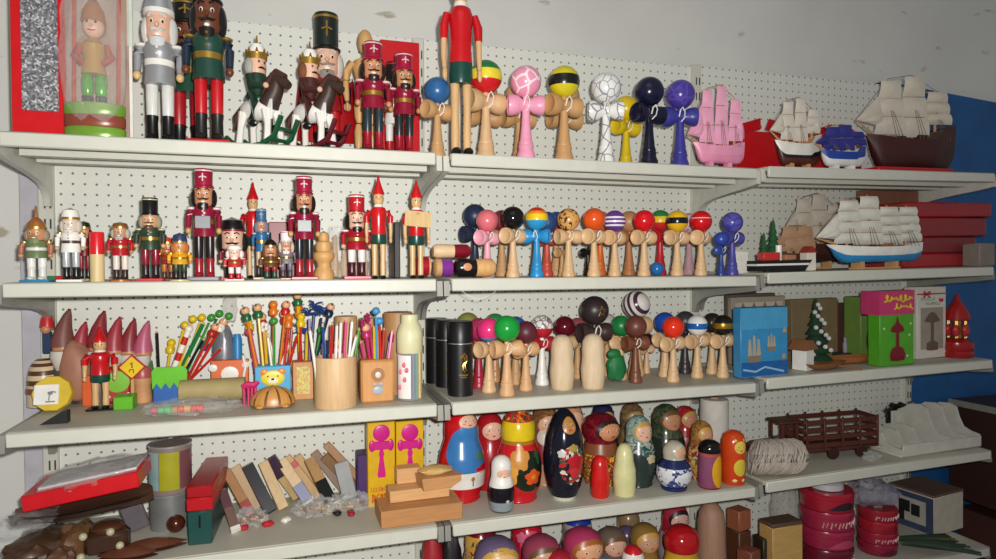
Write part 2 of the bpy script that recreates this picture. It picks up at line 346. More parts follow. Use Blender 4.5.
def nut(l, u, vt, d, label, coat=BURG, leg=RED, boot=BLACK, face=SKIN, hair=DK, beard=DK, hat='shako', hatm=BURG, band=GOLD, base=RED, belt=None, arm=None, hand=None,
        w=1.0, hd=.165, hh=.17, sleeve=True, emblem=True, staff=None, cape=None, pouch=None, extra=None, rz=0, group='nutcracker figures', basebox=True, rootz=0, legs=True, puff=1.0):
    p, h = sp(l, u, vt, d)
    r = thing('nutcracker', label, 'nutcracker', p, group, rz); arm = arm or coat; hand = hand or face
    top = 1-hh-(.0); zh = top-hd           # chin height
    zc = .415*zh/.665; W_ = w
    if basebox: MB(h).box((0, 0, .016), (.3*W_, .22*W_, .032), base, .006).build('base', r)
    else: MB(h).lathe([(0, 0), (.15*W_, 0), (.15*W_, .028), (.13*W_, .034), (0, .034)], base, 18).build('base', r)
    for s in (-1, 1):
        g = MB(h).lathe([(.036*W_, .18), (.042*W_, .2), (.045*W_, zc*.8), (.046*W_, zc+.03), (0, zc+.03)], leg, 12, Tr(s*.056*W_)).build('leg', r)
        MB(h).lathe([(.045*W_, .032), (.042*W_, .08), (.04*W_, .15), (.046*W_, .195), (.04*W_, .2)], boot, 12, Tr(s*.056*W_)).ell((s*.056*W_, -.035*W_, .05), (.042*W_, .06*W_, .028), boot, 10, 5).build('boot', g)
    zb = zc+(zh-zc)*.42
    b = MB(h).lathe([(0, zc-.03), (.115*W_, zc-.03), (.108*W_, zc+.06), (.098*W_, zb), (.112*W_, zb+.06), (.118*W_, zh-.06), (.095*W_, zh-.015), (.05*W_, zh), (0, zh)], coat, 18).build('coat', r)
    MB(h).lathe([(.1*W_, zb-.02), (.106*W_, zb-.018), (.108*W_, zb+.02), (.1*W_, zb+.022)], belt or GOLD, 18).build('belt', b)
    for i in range(3): MB(h).ell((0, -.112*W_, zb+.05+i*.04), .01, band, 6, 4).build('button', b)
    for s in (-1, 1):
        a = MB(h).path([(s*.115*W_, 0, zh-.03), (s*.142*W_, -.005, zh-.07), (s*.15*W_, -.01, zb+.05), (s*.15*W_, -.03, zb-.06)], [.028*W_, .036*W_, .032*W_, .026*W_], arm, 9).build('arm', r)
        MB(h).ell((s*.15*W_, -.035, zb-.085), (.03*W_, .03*W_, .03), hand, 9, 6).build('hand', a)
        MB(h).ell((s*.125*W_, 0, zh-.03), (.05*W_, .045*W_, .018), band, 10, 5).build('epaulette', a)
    hw = .092*W_*puff
    hp = [(0, zh-.005), (hw*.8, zh-.005), (hw, zh+.02), (hw*1.03, zh+hd*.5), (hw, top), (0, top+.005)]
    hdq = MB(h).lathe(hp, face, 18); hdq.ell((0, -hw*1.08, zh+hd*.5), (hw*.2, hw*.28, hd*.1), face, 8, 6); ho = hdq.build('head', r)
    ey = zh+hd*.64
    for s in (-1, 1):
        e = MB(h); patch(e, hp, s*.42, ey, .15, hd*.075, TEETH, .003); patch(e, hp, s*.42, ey-.003, .1, hd*.06, BLACK, .006); e.build('eye', ho)
        MB(h).path([surf(hp, s*.18, ey+hd*.2, .006), surf(hp, s*.45, ey+hd*.26, .006), surf(hp, s*.68, ey+hd*.16, .006)], hd*.035, hair, 5).build('eyebrow', ho)
    m = MB(h)
    for s in (-1, 1): m.path([surf(hp, 0, zh+hd*.34, .008), surf(hp, s*.35, zh+hd*.3, .012), surf(hp, s*.62, zh+hd*.36, .006)], [hd*.06, hd*.055, hd*.02], hair if beard is None else beard, 5)
    m.build('moustache', ho)
    mo = MB(h); patch(mo, hp, 0, zh+hd*.16, .2, hd*.06, TEETH, .004, 8); mo.build('mouth', ho)
    if beard: MB(h).lathe([(0, zh-.16), (.028*W_, zh-.14), (.05*W_, zh-.05), (.055*W_, zh+.01), (.03*W_, zh+.02)], beard, 9, Tr(0, -.085*W_, 0, 0, 0, 0, (1, .55, 1))).build('beard', ho)
    if hair:
        q = MB(h)
        for s in (-1, 1): q.ell((s*hw*.98, hw*.2, zh+hd*.4), (hw*.46, hw*.75, hd*.52), hair, 10, 7)
        q.ell((0, hw*.5, zh+hd*.45), (hw*.95, hw*.7, hd*.52), hair, 12, 7); q.build('hair', ho)
    if hat in ('shako', 'tall'):
        t = MB(h).lathe([(0, top-.01), (hw*1.02, top-.01), (hw*.98, top+.03), (hw*(1.0 if hat == 'shako' else 1.0), .985), (hw*.94, 1), (0, 1)], hatm, 20).build('hat', r)
        MB(h).lathe([(hw*1.0, top-.012), (hw*1.15, top-.008), (hw*1.15, top+.004), (hw*1.0, top+.016)], hatm if hat == 'shako' else BLACK, 20).build('hat_brim', t)
        MB(h).lathe([(hw*.97, top+hh*.84), (hw*1.02, top+hh*.85), (hw*1.03, top+hh*.91), (hw*.97, top+hh*.92)], band, 20).build('hat_band', t)
        if emblem:
            e = MB(h); z0 = top+hh*.5; y = -hw*1.03
            e.path([(-hw*.4, y+.006, z0), (0, y-.004, z0+.012), (hw*.4, y+.006, z0)], .006, band, 5); e.path([(0, y-.004, z0-hh*.2), (0, y-.006, z0+hh*.22)], .006, band, 5); e.build('hat_badge', t)
    elif hat == 'crown':
        t = MB(h).lathe([(0, top+.0), (hw*.9, top), (hw*.95, top+hh*.4), (hw*.7, top+hh*.75), (0, top+hh*.82)], hatm, 16).build('hat', r)
        cr = MB(h); cr.lathe([(hw*1.02, top-.01), (hw*1.12, top-.01), (hw*1.16, top+hh*.3), (hw*1.04, top+hh*.3)], GOLD, 16)
        for i in range(8): a = i*PI/4; cr.path([(hw*1.1*math.sin(a), -hw*1.1*math.cos(a), top+hh*.28), (hw*1.14*math.sin(a), -hw*1.14*math.cos(a), top+hh*.55)], [.02*W_, .004], GOLD, 5)
        cr.build('crown_ring', t); MB(h).path([(0, 0, top+hh*.8), (0, 0, 1)], [.018, .008], GOLD, 6).build('finial', t)
    elif hat == 'round':
        t = MB(h).lathe([(0, top-.01), (hw*1.12, top-.01), (hw*1.15, top+hh*.25), (hw*.95, top+hh*.75), (0, 1)], hatm, 18).build('hat', r)
        MB(h).lathe([(hw*1.1, top-.012), (hw*1.2, top-.01), (hw*1.2, top+.02), (hw*1.1, top+.022)], band, 18).build('hat_band', t)
    elif hat == 'spike':
        t = MB(h).lathe([(0, top-.01), (hw*1.1, top-.01), (hw*1.0, top+hh*.22), (hw*.5, top+hh*.42), (.02, top+hh*.5), (.015, .98), (0, 1)], hatm, 16).build('hat', r)
        MB(h).lathe([(hw*1.08, top-.012), (hw*1.18, top-.01), (hw*1.18, top+.02), (hw*1.05, top+.022)], band, 18).build('hat_band', t)
    if staff:
        x = staff*.19*W_
        MB(h).path([(x, -.05, .033), (x-staff*.0, -.05, .62)], .011, WHITE, 7).path([(x, -.05, .62), (x, -.05, 1.0)], .02, M('cfd8c8', .3), 8).build('staff', r)
    if cape:
        MB(h).sheet(lambda a, b: ((.2+.05*b)*W_*math.sin(-1.9+3.8*a), (.15+.05*b)*W_*math.cos(-1.9+3.8*a)*1.0+.02, zh-.01-(zh-.17)*b+.004*math.sin(22*a)), 20, 6, cape).build('cape', r)
    if pouch: MB(h).box((0, -.12*W_, zb-.01), (.15*W_, .03, .11), pouch, .004).build('pouch', r)
    return r
def puppet(l, u, vt, d, label, rz=0, sign=False, hatcol=RED, group='red wooden puppet dolls', w=1.0, base=False, hcut=None):
    p, h = sp(l, u, vt, d); h = hcut or h
    r = thing('wooden_doll', label, 'wooden doll', p, group, rz); wd = W('d9b07c', .35)
    z0 = 0
    if base: MB(h).box((0, 0, .012), (.3, .16, .024), BLACK, .01).build('base', r); z0 = .024
    for s in (-1, 1):
        g = MB(h).lathe([(.034*w, z0+.02), (.036*w, .1), (.032*w, .2), (.04*w, .33), (.036*w, .37), (0, .38)], wd, 12, Tr(s*.052*w)).build('leg', r)
        MB(h).ell((s*.052*w, -.022, z0+.018), (.042*w, .065*w, .02), BLACK, 10, 6).build('shoe', g)
        a = MB(h).path([(s*.12*w, 0, .66), (s*.148*w, -.006, .6), (s*.15*w, -.01, .54)], [.03*w, .04*w, .034*w], RED, 10).build('sleeve', r)
        MB(h).path([(s*.15*w, -.01, .54), (s*.153*w, -.012, .46), (s*.15*w, -.025, .4)], [.027*w, .024*w, .02*w], wd, 9).ell((s*.15*w, -.03, .375), (.022*w, .022*w, .032), wd, 8, 6).build('forearm', a)
    MB(h).lathe([(0, .33), (.09*w, .335), (.1*w, .36), (.095*w, .45), (0, .45)], M('16443a', .3), 16).build('shorts', r)
    MB(h).lathe([(0, .43), (.098*w, .43), (.09*w, .5), (.095*w, .58), (.105*w, .65), (.085*w, .685), (.04*w, .7), (0, .7)], RED, 18).build('tunic', r)
    MB(h).lathe([(.035*w, .69), (.06*w, .695), (.055*w, .715), (.03*w, .72)], WHITE, 14).build('collar', r)
    hp = [(0, .7), (.04*w, .705), (.062*w, .74), (.066*w, .78), (.06*w, .82), (0, .835)]
    ho = MB(h).lathe(hp, wd, 16).ell((0, -.066*w, .77), (.012, .012, .012), wd, 6, 5).build('head', r)
    for s in (-1, 1): e = MB(h); patch(e, hp, s*.45, .785, .1, .008, BLACK, .003, 8); e.build('eye', ho)
    MB(h).ell((0, .02, .775), (.07*w, .06*w, .06), M('4a3524', .6), 12, 7).build('hair', ho)
    MB(h).lathe([(0, .81), (.075*w, .812), (.076*w, .83), (.05*w, .88), (.02*w, .95), (.014*w, .98), (0, 1)], hatcol, 16).build('hat', r)
    return r
TALL = [(0, 0), (.185, 0), (.2, .02), (.19, .05), (.235, .17), (.25, .33), (.235, .48), (.198, .6), (.178, .67), (.182, .75), (.176, .84), (.14, .93), (.075, .983), (0, 1)]
SQUAT = [(0, 0), (.26, 0), (.27, .05), (.25, .07), (.34, .2), (.37, .33), (.34, .48), (.25, .6), (.22, .66), (.235, .75), (.22, .86), (.16, .94), (.08, .985), (0, 1)]
SLIM = [(0, 0), (.16, 0), (.185, .03), (.21, .2), (.215, .35), (.2, .5), (.17, .62), (.165, .7), (.17, .78), (.16, .88), (.12, .95), (.06, .99), (0, 1)]
def bandprof(prof, bands):                    # split the outline where the paint changes: bands = [(top z, material)]
    zs = sorted(set([p[1] for p in prof]+[b[0] for b in bands if 0 < b[0] < 1])); out = []
    def rad(z):
        for j in range(1, len(prof)):
            if prof[j-1][1] <= z <= prof[j][1] and prof[j][1] > prof[j-1][1]: t = (z-prof[j-1][1])/(prof[j][1]-prof[j-1][1]); return prof[j-1][0]+t*(prof[j][0]-prof[j-1][0])
        return 0
    pts = [(p[0], p[1]) for p in prof]+[(rad(z), z) for z in zs if all(abs(z-p[1]) > 1e-6 for p in prof)]
    pts.sort(key=lambda p: p[1]); pts[0:2] = sorted(pts[0:2])
    for r, z in pts:
        m = bands[-1][1]
        for t, bm_ in bands:
            if z <= t+1e-6: m = bm_; break
        out.append((r, z, m))
    return out
def doll(l, u, vt, d, label, bands, w=1.0, prof=TALL, face=SKIN, fz=.78, fr=(.95, .125), hair=None, apron=None, flowers=(), group='nesting dolls', rz=0.0, beard=None, h=None, name='nesting_doll', cat='nesting doll', zoff=0, fa=0.0):
    p, hh = sp(l, u, vt, d); h = h or hh
    pr = [(a*w, b) for a, b in prof]
    r = thing(name, label, cat, (p.x, p.y, p.z+zoff), group, rz)
    bo = MB(h).lathe(bandprof(pr, bands), bands[0][1], 24).build('body', r)
    if apron:
        a = MB(h); patch(a, pr, fa+apron[0], apron[1], apron[2], apron[3], apron[4], .003, 16); a.build('apron', bo)
    for (a, z, ra, rz_, m) in flowers:
        f = MB(h); patch(f, pr, fa+a, z, ra, rz_, m, .005, 20, flower); f.build('painted_flower', bo)
    if face:
        if hair: q = MB(h); patch(q, pr, fa, fz+.012, fr[0]*1.12, fr[1]*1.12, hair, .003, 16); q.build('hair', r)
        q = MB(h); patch(q, pr, fa, fz-.012 if hair else fz, fr[0]*.92, fr[1]*.9, face, .006, 16); fo = q.build('face', r)
        for s in (-1, 1):
            e = MB(h); patch(e, pr, fa+s*fr[0]*.36, fz+fr[1]*.1, .12, fr[1]*.13, TEETH, .008, 8); patch(e, pr, fa+s*fr[0]*.36, fz+fr[1]*.1, .08, fr[1]*.11, BLACK, .01, 8); e.build('eye', fo)
            e = MB(h); patch(e, pr, fa+s*fr[0]*.5, fz-fr[1]*.28, .14, fr[1]*.14, M('e08a7a', .4), .008, 8); e.build('cheek', fo)
        e = MB(h); patch(e, pr, fa, fz-fr[1]*.48, .14, fr[1]*.09, M('b8242c'), .009, 8); e.build('mouth', fo)
        if beard: q = MB(h); patch(q, pr, fa, fz-fr[1]*1.15, fr[0]*1.0, fr[1]*.95, beard, .006, 14); q.build('beard', r)
    return r
def blank(l, u, vt, d, label, m, prof=SLIM, w=1.0, group=None, name='peg_doll', cat='blank doll'):
    p, h = sp(l, u, vt, d)
    o = MB(h).lathe([(a*w, b) for a, b in prof], m, 22).build(name, None, p); return tag(o, label, cat, group)
def carton(l, u0, u1, vt, d, dp, label, m, name='box', cat='box', rz=0, group=None, b=.002, h=None, z=0):      # front face spans u0..u1 at depth d
    p0 = at(l, u0, d); p1 = at(l, u1, d); w = (p1.x-p0.x)/max(.5, math.cos(rz)); um = (u0+u1)/2
    hh = h or onY(um, vt, d).z-sz(l, (p0.x+p1.x)/2)-z
    r = thing(name, label, cat, ((p0.x+p1.x)/2, d, p0.z*.5+p1.z*.5+z), group, rz)
    MB().box((0, dp/2, hh/2), (w, dp, hh), m, b).build('carton', r)
    return r, w, hh
def ship(l, u0, u1, vt, d, label, upper, lower, sail, masts=3, rows=3, hull=.25, beam=.2, rz=0, deck=None, line=None, stand=WOOD2, name='model_ship', stern=.12, yaw=.5, rig=True, kf=.0, sw=1.0, group='model sailing ships'):
    p0 = at(l, u0, d); p1 = at(l, u1, d); p = (p0+p1)/2; L = (p1.x-p0.x)/math.cos(rz); um = (u0+u1)/2
    Hh = onY(um, vt, d).z-p.z; H = Hh
    r = thing(name, label, 'model ship', p, group, rz)
    st = .09*Hh if stand else 0; hz = hull*H; Lh = L*.86; xo = L*.06; B = beam*L/2
    if stand:
        for s in (-1, 1):
            MB().prism([(xo+s*Lh*.2-.008, 0), (xo+s*Lh*.2+.008, 0), (xo+s*Lh*.2+.006, st+hz*.3), (xo+s*Lh*.2-.006, st+hz*.3)], -B*.5, B*.5, stand).build('stand', r)
        MB().box((xo, 0, .003), (Lh*.55, B*.5, .006), stand).build('stand_rail', r)
    n, K = 18, 8; vs = []; mats = []
    def sheer(t): return st+hz*(.8+.16*(abs(t-.5)/.5)**2+(stern*2.2 if t > .72 else 0)*min(1, (t-.72)*12 if t > .72 else 0))
    def keel(t): return st+hz*(.7*max(0, 1-t/.16)**2+.2*max(0, (t-.9)/.1)**2)
    def hb(t): return B*(min(1, t/.38)**.55 if t > 0 else .02)*(1-.4*max(0, (t-.7)/.3))+.0006
    def pos(t, k): 
        a = k/K*PI/2; z = sheer(t)+(keel(t)-sheer(t))*math.sin(a)**1.0; return (xo-Lh/2+Lh*t-(1-math.sin(a))*.06*Lh*max(0, 1-t/.2), hb(t)*math.cos(a)**.55 if k < K else 0, z)
    mb = MB()
    for s in (-1, 1):
        pts = [(pos(i/n, k)[0], s*pos(i/n, k)[1], pos(i/n, k)[2]) for i in range(n+1) for k in range(K+1)]
        fs, ms = [], []
        for i in range(n):
            for k in range(K):
                fs.append([i*(K+1)+k, (i+1)*(K+1)+k, (i+1)*(K+1)+k+1, i*(K+1)+k+1]); ms.append(upper if k < 3 else ((line or lower) if k == 3 and line else lower))
        mb.add(pts, fs, ms)
    pts = [(pos(1, k)[0], s*pos(1, k)[1], pos(1, k)[2]) for s in (-1, 1) for k in range(K+1)]
    mb.add(pts, [[k, k+1, K+2+k, K+1+k] for k in range(K)], upper); mb.build('hull', r)
    dk = MB(); dv = []
    for i in range(n+1): q = pos(i/n, 0); dv += [(q[0], -q[1]*.97, q[2]-hz*.05), (q[0], q[1]*.97, q[2]-hz*.05)]
    dk.add(dv, [[2*i, 2*i+1, 2*i+3, 2*i+2] for i in range(n)], deck or WOOD2)
    do = dk.build('deck', r)
    MB().box((xo+Lh*.12, 0, sheer(.6)+hz*.06), (Lh*.12, B*.8, hz*.22), deck or WOOD2, .001).box((xo-Lh*.14, 0, sheer(.4)+hz*.04), (Lh*.08, B*.7, hz*.16), deck or WOOD2, .001).build('deck_house', do)
    sp_ = MB(); bx = xo-Lh/2
    sp_.path([(bx+Lh*.06, 0, sheer(0.05)), (bx-L*.15, 0, sheer(0)+hz*.35)], [.004, .002], WOOD2, 6).build('bowsprit', r)
    tops_ = []
    for m in range(masts):
        t = (m+.75)/(masts+.3); x = xo-Lh/2+Lh*t; mh = H*(1.0 if m == (masts-1)//2 or masts < 3 else (.94 if m == 0 else .86)); z0 = sheer(t)-hz*.1; tops_.append((x, mh))
        mo = MB().path([(x, 0, z0), (x, 0, mh)], [.0045, .0022], WOOD2, 6).build('mast', r)
        ww = Lh/(masts+.3)*1.3*sw; zlo = sheer(t)+hz*.12; zh_ = mh-.02*H
        for k in range(rows):
            a = zlo+(zh_-zlo)*k/rows; b = zlo+(zh_-zlo)*(k+.95)/rows; wa = ww*(1-.42*k/rows); wb = ww*(1-.42*(k+1)/rows); T = Tr(x, 0, 0, 0, 0, -yaw*.4)
            MB().path([(-wb/2*1.08, -.004, b), (wb/2*1.08, -.004, b)], .0018, WOOD2, 5, T).build('yard', mo)
            MB().sheet(lambda i, j: ((i-.5)*(wa+(wb-wa)*j), -.006-.12*ww*math.sin(PI*min(1, .15+.85*(1-j)))*(.55+.45*math.sin(PI*i)), a+(b-a)*j), 8, 6, sail, T).build('sail', mo)
    x, mh = tops_[0]
    for k in range(2):
        q = MB(); A = Vector((bx-L*.15+L*.06*k, 0, sheer(0)+hz*.36-hz*.04*k)); Bq = Vector((x-L*.02-.02*L*k, 0, mh*(.9-.22*k))); Cq = Vector((x-L*.03, 0, sheer(.2)+hz*.3))
        q.sheet(lambda i, j: tuple(A.lerp(Bq, i).lerp(A.lerp(Cq, i), j)-Vector((0, .012*math.sin(PI*i)*math.sin(PI*j)+.002*k, 0))), 8, 5, sail).build('jib', r)
    x, mh = tops_[-1]; se = xo+Lh/2; q = MB()
    q.sheet(lambda i, j: (x+(se+L*.04-x)*i, -.003-.01*math.sin(PI*i), sheer(.9)+hz*.2+(mh*.78-sheer(.9)-hz*.2)*j*(1-i*.7)), 6, 5, sail).build('spanker', r)
    if rig:
        q = MB(); pts = [(bx-L*.15, sheer(0)+hz*.36)]+[(a, c) for a, c in tops_]+[(se, sheer(1)+hz*.1)]
        for a, c in zip(pts, pts[1:]): q.path([(a[0], 0, a[1]), (c[0], 0, c[1])], .0009, M('6b5a48', .7), 4)
        for (a, c) in tops_:
            for s in (-1, 1):
                for e in (-.04, 0, .04): q.path([(a, 0, c*.8), (a+e*L, s*B*.9, sheer(.5))], .0008, M('6b5a48', .7), 4)
        q.build('rigging', r)
    return r, L, H
def rod(p0, p1, wd, th, m, roll=0.0):            # transform that lays a long bar from p0 to p1
    p0, p1 = Vector(p0), Vector(p1); z = (p1-p0).normalized(); x = Vector((1, 0, 0)); x = (x-z*x.dot(z)).normalized(); y = z.cross(x)
    T = Matrix((x, y, z)).transposed().to_4x4(); T.translation = p0
    return T @ Matrix.Rotation(roll, 4, 'Z'), (p1-p0).length
# ================================================================ top shelf
# gift box with a silver glitter bag behind its window
r, w, h = carton(1, 12, 78, -30, .085, .07, 'tall red gift box with a silver glitter window at the far left', M('d3141d', .3), 'gift_box', 'gift box')
MB().box((-w*.06, -.0015, h*.56), (w*.56, .003, h*.78), glitter(), .0012).build('window', r)
MB().box((-w*.5-.0006, .03, h*.5), (.0016, .05, h*.96), M('c9a23a', .4)).build('gold_edge', r)
p, h = sp(1, 92.5, -30, .028); w = wid(1, 60, 125, .028)
r = thing('gift_package', 'clear plastic package holding an elf figurine with shiny green boots', 'gift package', p, None)
h0 = onY(95, 102, .028).z-p.z
MB().box((0, .05, h*.5), (w, .004, h), M('a98d7c', .6)).build('backing_card', r)
mb = MB(); gg = M('7aa83a', .25, .2)
for i, m in enumerate((gg, M('8c4432', .3), gg)): mb.lathe([(w*.46, h0*i/3), (w*.485, h0*(i+.1)/3), (w*.485, h0*(i+.9)/3), (w*.46, h0*(i+1)/3)], m, 24, Tr(0, .025, 0, 0, 0, 0, (1, .48, 1)))
mb.build('ribbon_base', r)
e = MB(); hf = h-h0-.02
for s in (-1, 1):
    MB().lathe([(.0, h0), (.011, h0+.002), (.011, h0+.016), (.0, h0+.02)], M('23201f', .3), 10, Tr(s*.013, .022)).build('shoe', r)
    MB().lathe([(.008, h0+.015), (.012, h0+.025), (.0125, h0+.05), (.009, h0+.062)], M('4fae22', .15, .3), 12, Tr(s*.013, .022)).build('boot', r)
    MB().path([(s*.022, .022, h0+.125), (s*.034, .018, h0+.1), (s*.02, .008, h0+.082)], [.009, .009, .007], M('b04a3a', .3), 8).build('arm', r)
MB().lathe([(.0, h0+.06), (.024, h0+.062), (.02, h0+.095), (.024, h0+.125), (.01, h0+.14), (0, h0+.14)], M('b5893a', .3), 16, Tr(0, .022)).build('tunic', r)
hd_ = MB().ell((0, .022, h0+.165), (.021, .02, .025), SKIN, 14, 9).ell((0, .001, h0+.163), (.004, .005, .004), SKIN, 7, 5).build('head', r)
for s in (-1, 1): MB().ell((s*.008, .0045, h0+.171), (.0028, .002, .0035), BLACK, 7, 5).build('eye', hd_)
MB().path([(-.007, .006, h0+.155), (0, .003, h0+.152), (.007, .006, h0+.155)], .0015, RED, 5).build('mouth', hd_)
MB().ell((0, .03, h0+.166), (.0235, .019, .024), M('a87a3c', .6), 12, 8).build('hair', hd_); MB().lathe([(.024, h0+.175), (.02, h0+.2), (0, h0+.235)], M('a8662c', .3), 14, Tr(0, .022)).build('hat', r)
for x in (-w*.34, w*.36): MB().path([(x, .03, h0), (x+.004, .03, h*.9)], .004, M('c4584a', .3), 7).build('cane', r)
mb = MB(); blob(mb, (0, 0, 0), (1, 1, 1), FILM2, .05, 7, 20, 14, Matrix.Translation((0, .02, h*.5)) @ Matrix.Diagonal((w*.54, .034, h*.56, 1)), 3); mb.build('plastic_bag', r)
nut(1, 157, -12, .07, 'large silver and white nutcracker holding a staff', M('a9abae', .35, .4), M('dcdcd6', .3), BLACK, SKIN, M('dcdad6', .6), M('cfcfcc', .6), 'round', M('b4b8bc', .3, .5), WHITE, M('e6e4e0', .5), WHITE, hand=M('e0bb82'), staff=-1, hh=.14, hd=.18, w=.84)
nut(1, 189, 4, .22, 'dark nutcracker with red legs standing behind the large black-bearded one', GREEN, M('b01a24'), BLACK, DSKIN, DK, DK, 'shako', BLACK, hh=.14)
nut(1, 211, -16, .07, 'large dark-faced nutcracker in green coat, red trousers and black hat', M('1f4438'), M('c4161e'), M('201c18'), DSKIN, DK, M('1a120e'), 'shako', BLACK, hh=.12, hd=.19, arm=M('1d2c3c'), w=.82)
def rocking(u, vt, label, coat, hair, rock, crownm):
    p, h = sp(1, u, vt, .075); r = thing('rocking_horse_nutcracker', label, 'nutcracker', p, 'crowned nutcrackers on rocking horses', -.75)
    for s in (-1, 1):
        MB(h).path([(-.3, s*.1, .12), (-.2, s*.1, .045), (-.05, s*.1, .02), (.12, s*.1, .03), (.26, s*.1, .09), (.34, s*.1, .25)], .023, rock, 7).build('rocker', r)
    for x_, z_ in ((.2, .07), (-.18, .06), (.29, .15)): MB(h).box((x_, 0, z_), (.04, .2, .03), rock, .005).build('crossbar', r)
    MB(h).ell((-.02, 0, .36), (.2, .1, .1), WHITE, 16, 9).path([(.1, 0, .38), (.18, 0, .5), (.21, 0, .58)], [.09, .07, .055], M('3e2a22', .5), 10).path([(.19, 0, .59), (.27, 0, .56), (.33, 0, .52)], [.055, .05, .035], M('3e2a22', .5), 10).build('horse', r)
    for x in (-.13, .13):
        for s in (-1, 1): MB(h).path([(x, s*.06, .33), (x*1.2, s*.07, .2), (x*1.25, s*.085, .05)], [.045, .028, .03], WHITE, 8).build('leg', r)
    MB(h).path([(.06, 0, .47), (.13, 0, .58), (.2, 0, .645), (.29, 0, .6)], [.04, .05, .042, .03], M('4a2c22', .6), 8).build('mane', r)
    MB(h).path([(-.21, 0, .38), (-.28, 0, .32), (-.3, 0, .2)], [.03, .03, .015], M('4a2c22', .6), 7).build('tail', r)
    MB(h).box((.17, -.06, .33), (.06, .012, .17), M('e9e9e2'), .004).build('chest_plate', r)
    MB(h).ell((-.03, 0, .45), (.1, .105, .03), rock, 12, 6).build('saddle', r)
    MB(h).lathe([(0, .42), (.085, .43), (.07, .5), (.09, .6), (.075, .66), (.03, .68), (0, .68)], coat, 14, Tr(-.03)).build('coat', r)
    for s in (-1, 1):
        a = MB(h).path([(-.03, s*.09, .63), (.03, s*.12, .54), (.13, s*.09, .53)], [.035, .035, .026], coat, 8).build('arm', r); MB(h).ell((.15, s*.08, .53), .026, SKIN, 8, 6).build('hand', a)
        a = MB(h).path([(-.03, s*.07, .46), (.05, s*.12, .4), (.03, s*.125, .24)], [.045, .04, .032], coat, 8).build('rider_leg', r); MB(h).ell((.045, s*.125, .21), (.05, .03, .03), BLACK, 8, 5).build('boot', a)
    T = Tr(-.03, 0, 0, 0, 0, .75); hp = [(0, .66), (.07, .665), (.078, .72), (.074, .8), (0, .81)]
    ho = MB(h).lathe(hp, SKIN, 16, Tr(-.03)).build('head', r)
    q = MB(h)
    for s in (-1, 1): q.ell((-.03-.02, s*.075, .72), (.05, .035, .075), hair, 10, 6)
    q.ell((-.08, 0, .72), (.04, .075, .075), hair, 10, 6); q.build('hair', ho)
    for s in (-1, 1): MB(h).ell((-.03+.074, s*.03-.02, .755), (.008, .012, .012), BLACK, 6, 4).build('eye', ho)
    MB(h).ell((.05, -.02, .725), (.018, .014, .014), SKIN, 6, 5).build('nose', ho); MB(h).path([(.045, -.055, .7), (.052, -.02, .708), (.045, .02, .7)], [.006, .012, .006], DK, 5).build('moustache', ho)
    t = MB(h).lathe([(0, .79), (.07, .8), (.075, .86), (.05, .92), (0, .93)], crownm, 12, Tr(-.03)).build('cap', r)
    c = MB(h).lathe([(.078, .785), (.085, .785), (.09, .84), (.08, .84)], GOLD, 16, Tr(-.03))
    for i in range(8): a = i*PI/4; c.path([(-.03+.085*math.cos(a), .085*math.sin(a), .835), (-.03+.09*math.cos(a), .09*math.sin(a), .875)], [.016, .004], GOLD, 5)
    c.build('crown', r); MB(h).path([(-.03, 0, .92), (-.03, 0, 1)], [.014, .006], GOLD, 6).build('finial', t)
rocking(259, 34, 'crowned nutcracker on a white rocking horse with green rockers', M('1e3a2a'), M('a9a69c', .7), M('14502f', .3), spots(['f0eee6', '2c4a38'], 25))
rocking(312, 41, 'crowned nutcracker on a white rocking horse with burgundy rockers', M('4a2420'), M('7b4a2e', .7), M('5e1420', .3), spots(['f0eee6', 'b0302a'], 25))
nut(1, 329, 12, .2, 'tall nutcracker in very tall black hat and red cape', M('a01c24'), M('c01c22'), BLACK, SKIN, M('dcd6cc', .6), M('8f8a82', .6), 'tall', M('1d2420'), hh=.24, hd=.17, arm=M('2a1c3a'), cape=M('b8121a', .5), w=.9)
p, h = sp(1, 366, 30, .2); wd = W('d3a56a', .45)
r = thing('artist_mannequin', 'jointed plain wooden artist mannequin behind the burgundy soldiers', 'mannequin', p, None, .2)
MB(h).lathe([(0, 0), (.12, 0), (.12, .03), (0, .03)], wd, 18).build('base', r); MB(h).path([(0, .03, .03), (0, .03, .5)], .008, STEEL, 6).build('support_rod', r)
for s in (-1, 1):
    g = MB(h).lathe([(.02, .29), (.035, .33), (.04, .42), (.035, .48), (0, .49)], wd, 12, Tr(s*.05)).build('thigh', r); MB(h).lathe([(.018, .07), (.03, .13), (.034, .22), (.022, .28), (0, .285)], wd, 12, Tr(s*.055)).build('calf', g)
    MB(h).ell((s*.055, -.03, .05), (.026, .06, .02), wd, 10, 6).build('foot', g)
    a = MB(h).path([(s*.11, 0, .74), (s*.14, 0, .66), (s*.15, 0, .6)], [.025, .03, .022], wd, 9).build('upper_arm', r); MB(h).path([(s*.15, 0, .59), (s*.155, -.02, .5), (s*.15, -.03, .44)], [.022, .025, .016], wd, 9).ell((s*.15, -.035, .4), (.014, .018, .035), wd, 8, 6).build('forearm', a)
MB(h).lathe([(.03, .49), (.075, .5), (.07, .56), (0, .58)], wd, 14).build('hips', r); MB(h).lathe([(.03, .58), (.07, .6), (.1, .7), (.085, .76), (.025, .79), (.025, .82), (0, .82)], wd, 14).build('torso', r)
MB(h).ell((0, 0, .905), (.058, .06, .095), wd, 14, 10).build('head', r)
carton(1, 381, 420, 41, .24, .05, 'flat bright red box standing behind the small soldiers', M('c8121c', .3), 'box', 'box')
nut(1, 393, 64, .165, 'small white-coated soldier nutcracker in black hat before the red box', M('e9e6e0'), M('e4e2de'), M('b5161f'), SKIN, DK, M('eae8e4', .6), 'tall', BLACK, band=M('b5161f'), hh=.2, arm=M('b5161f'), w=.85)
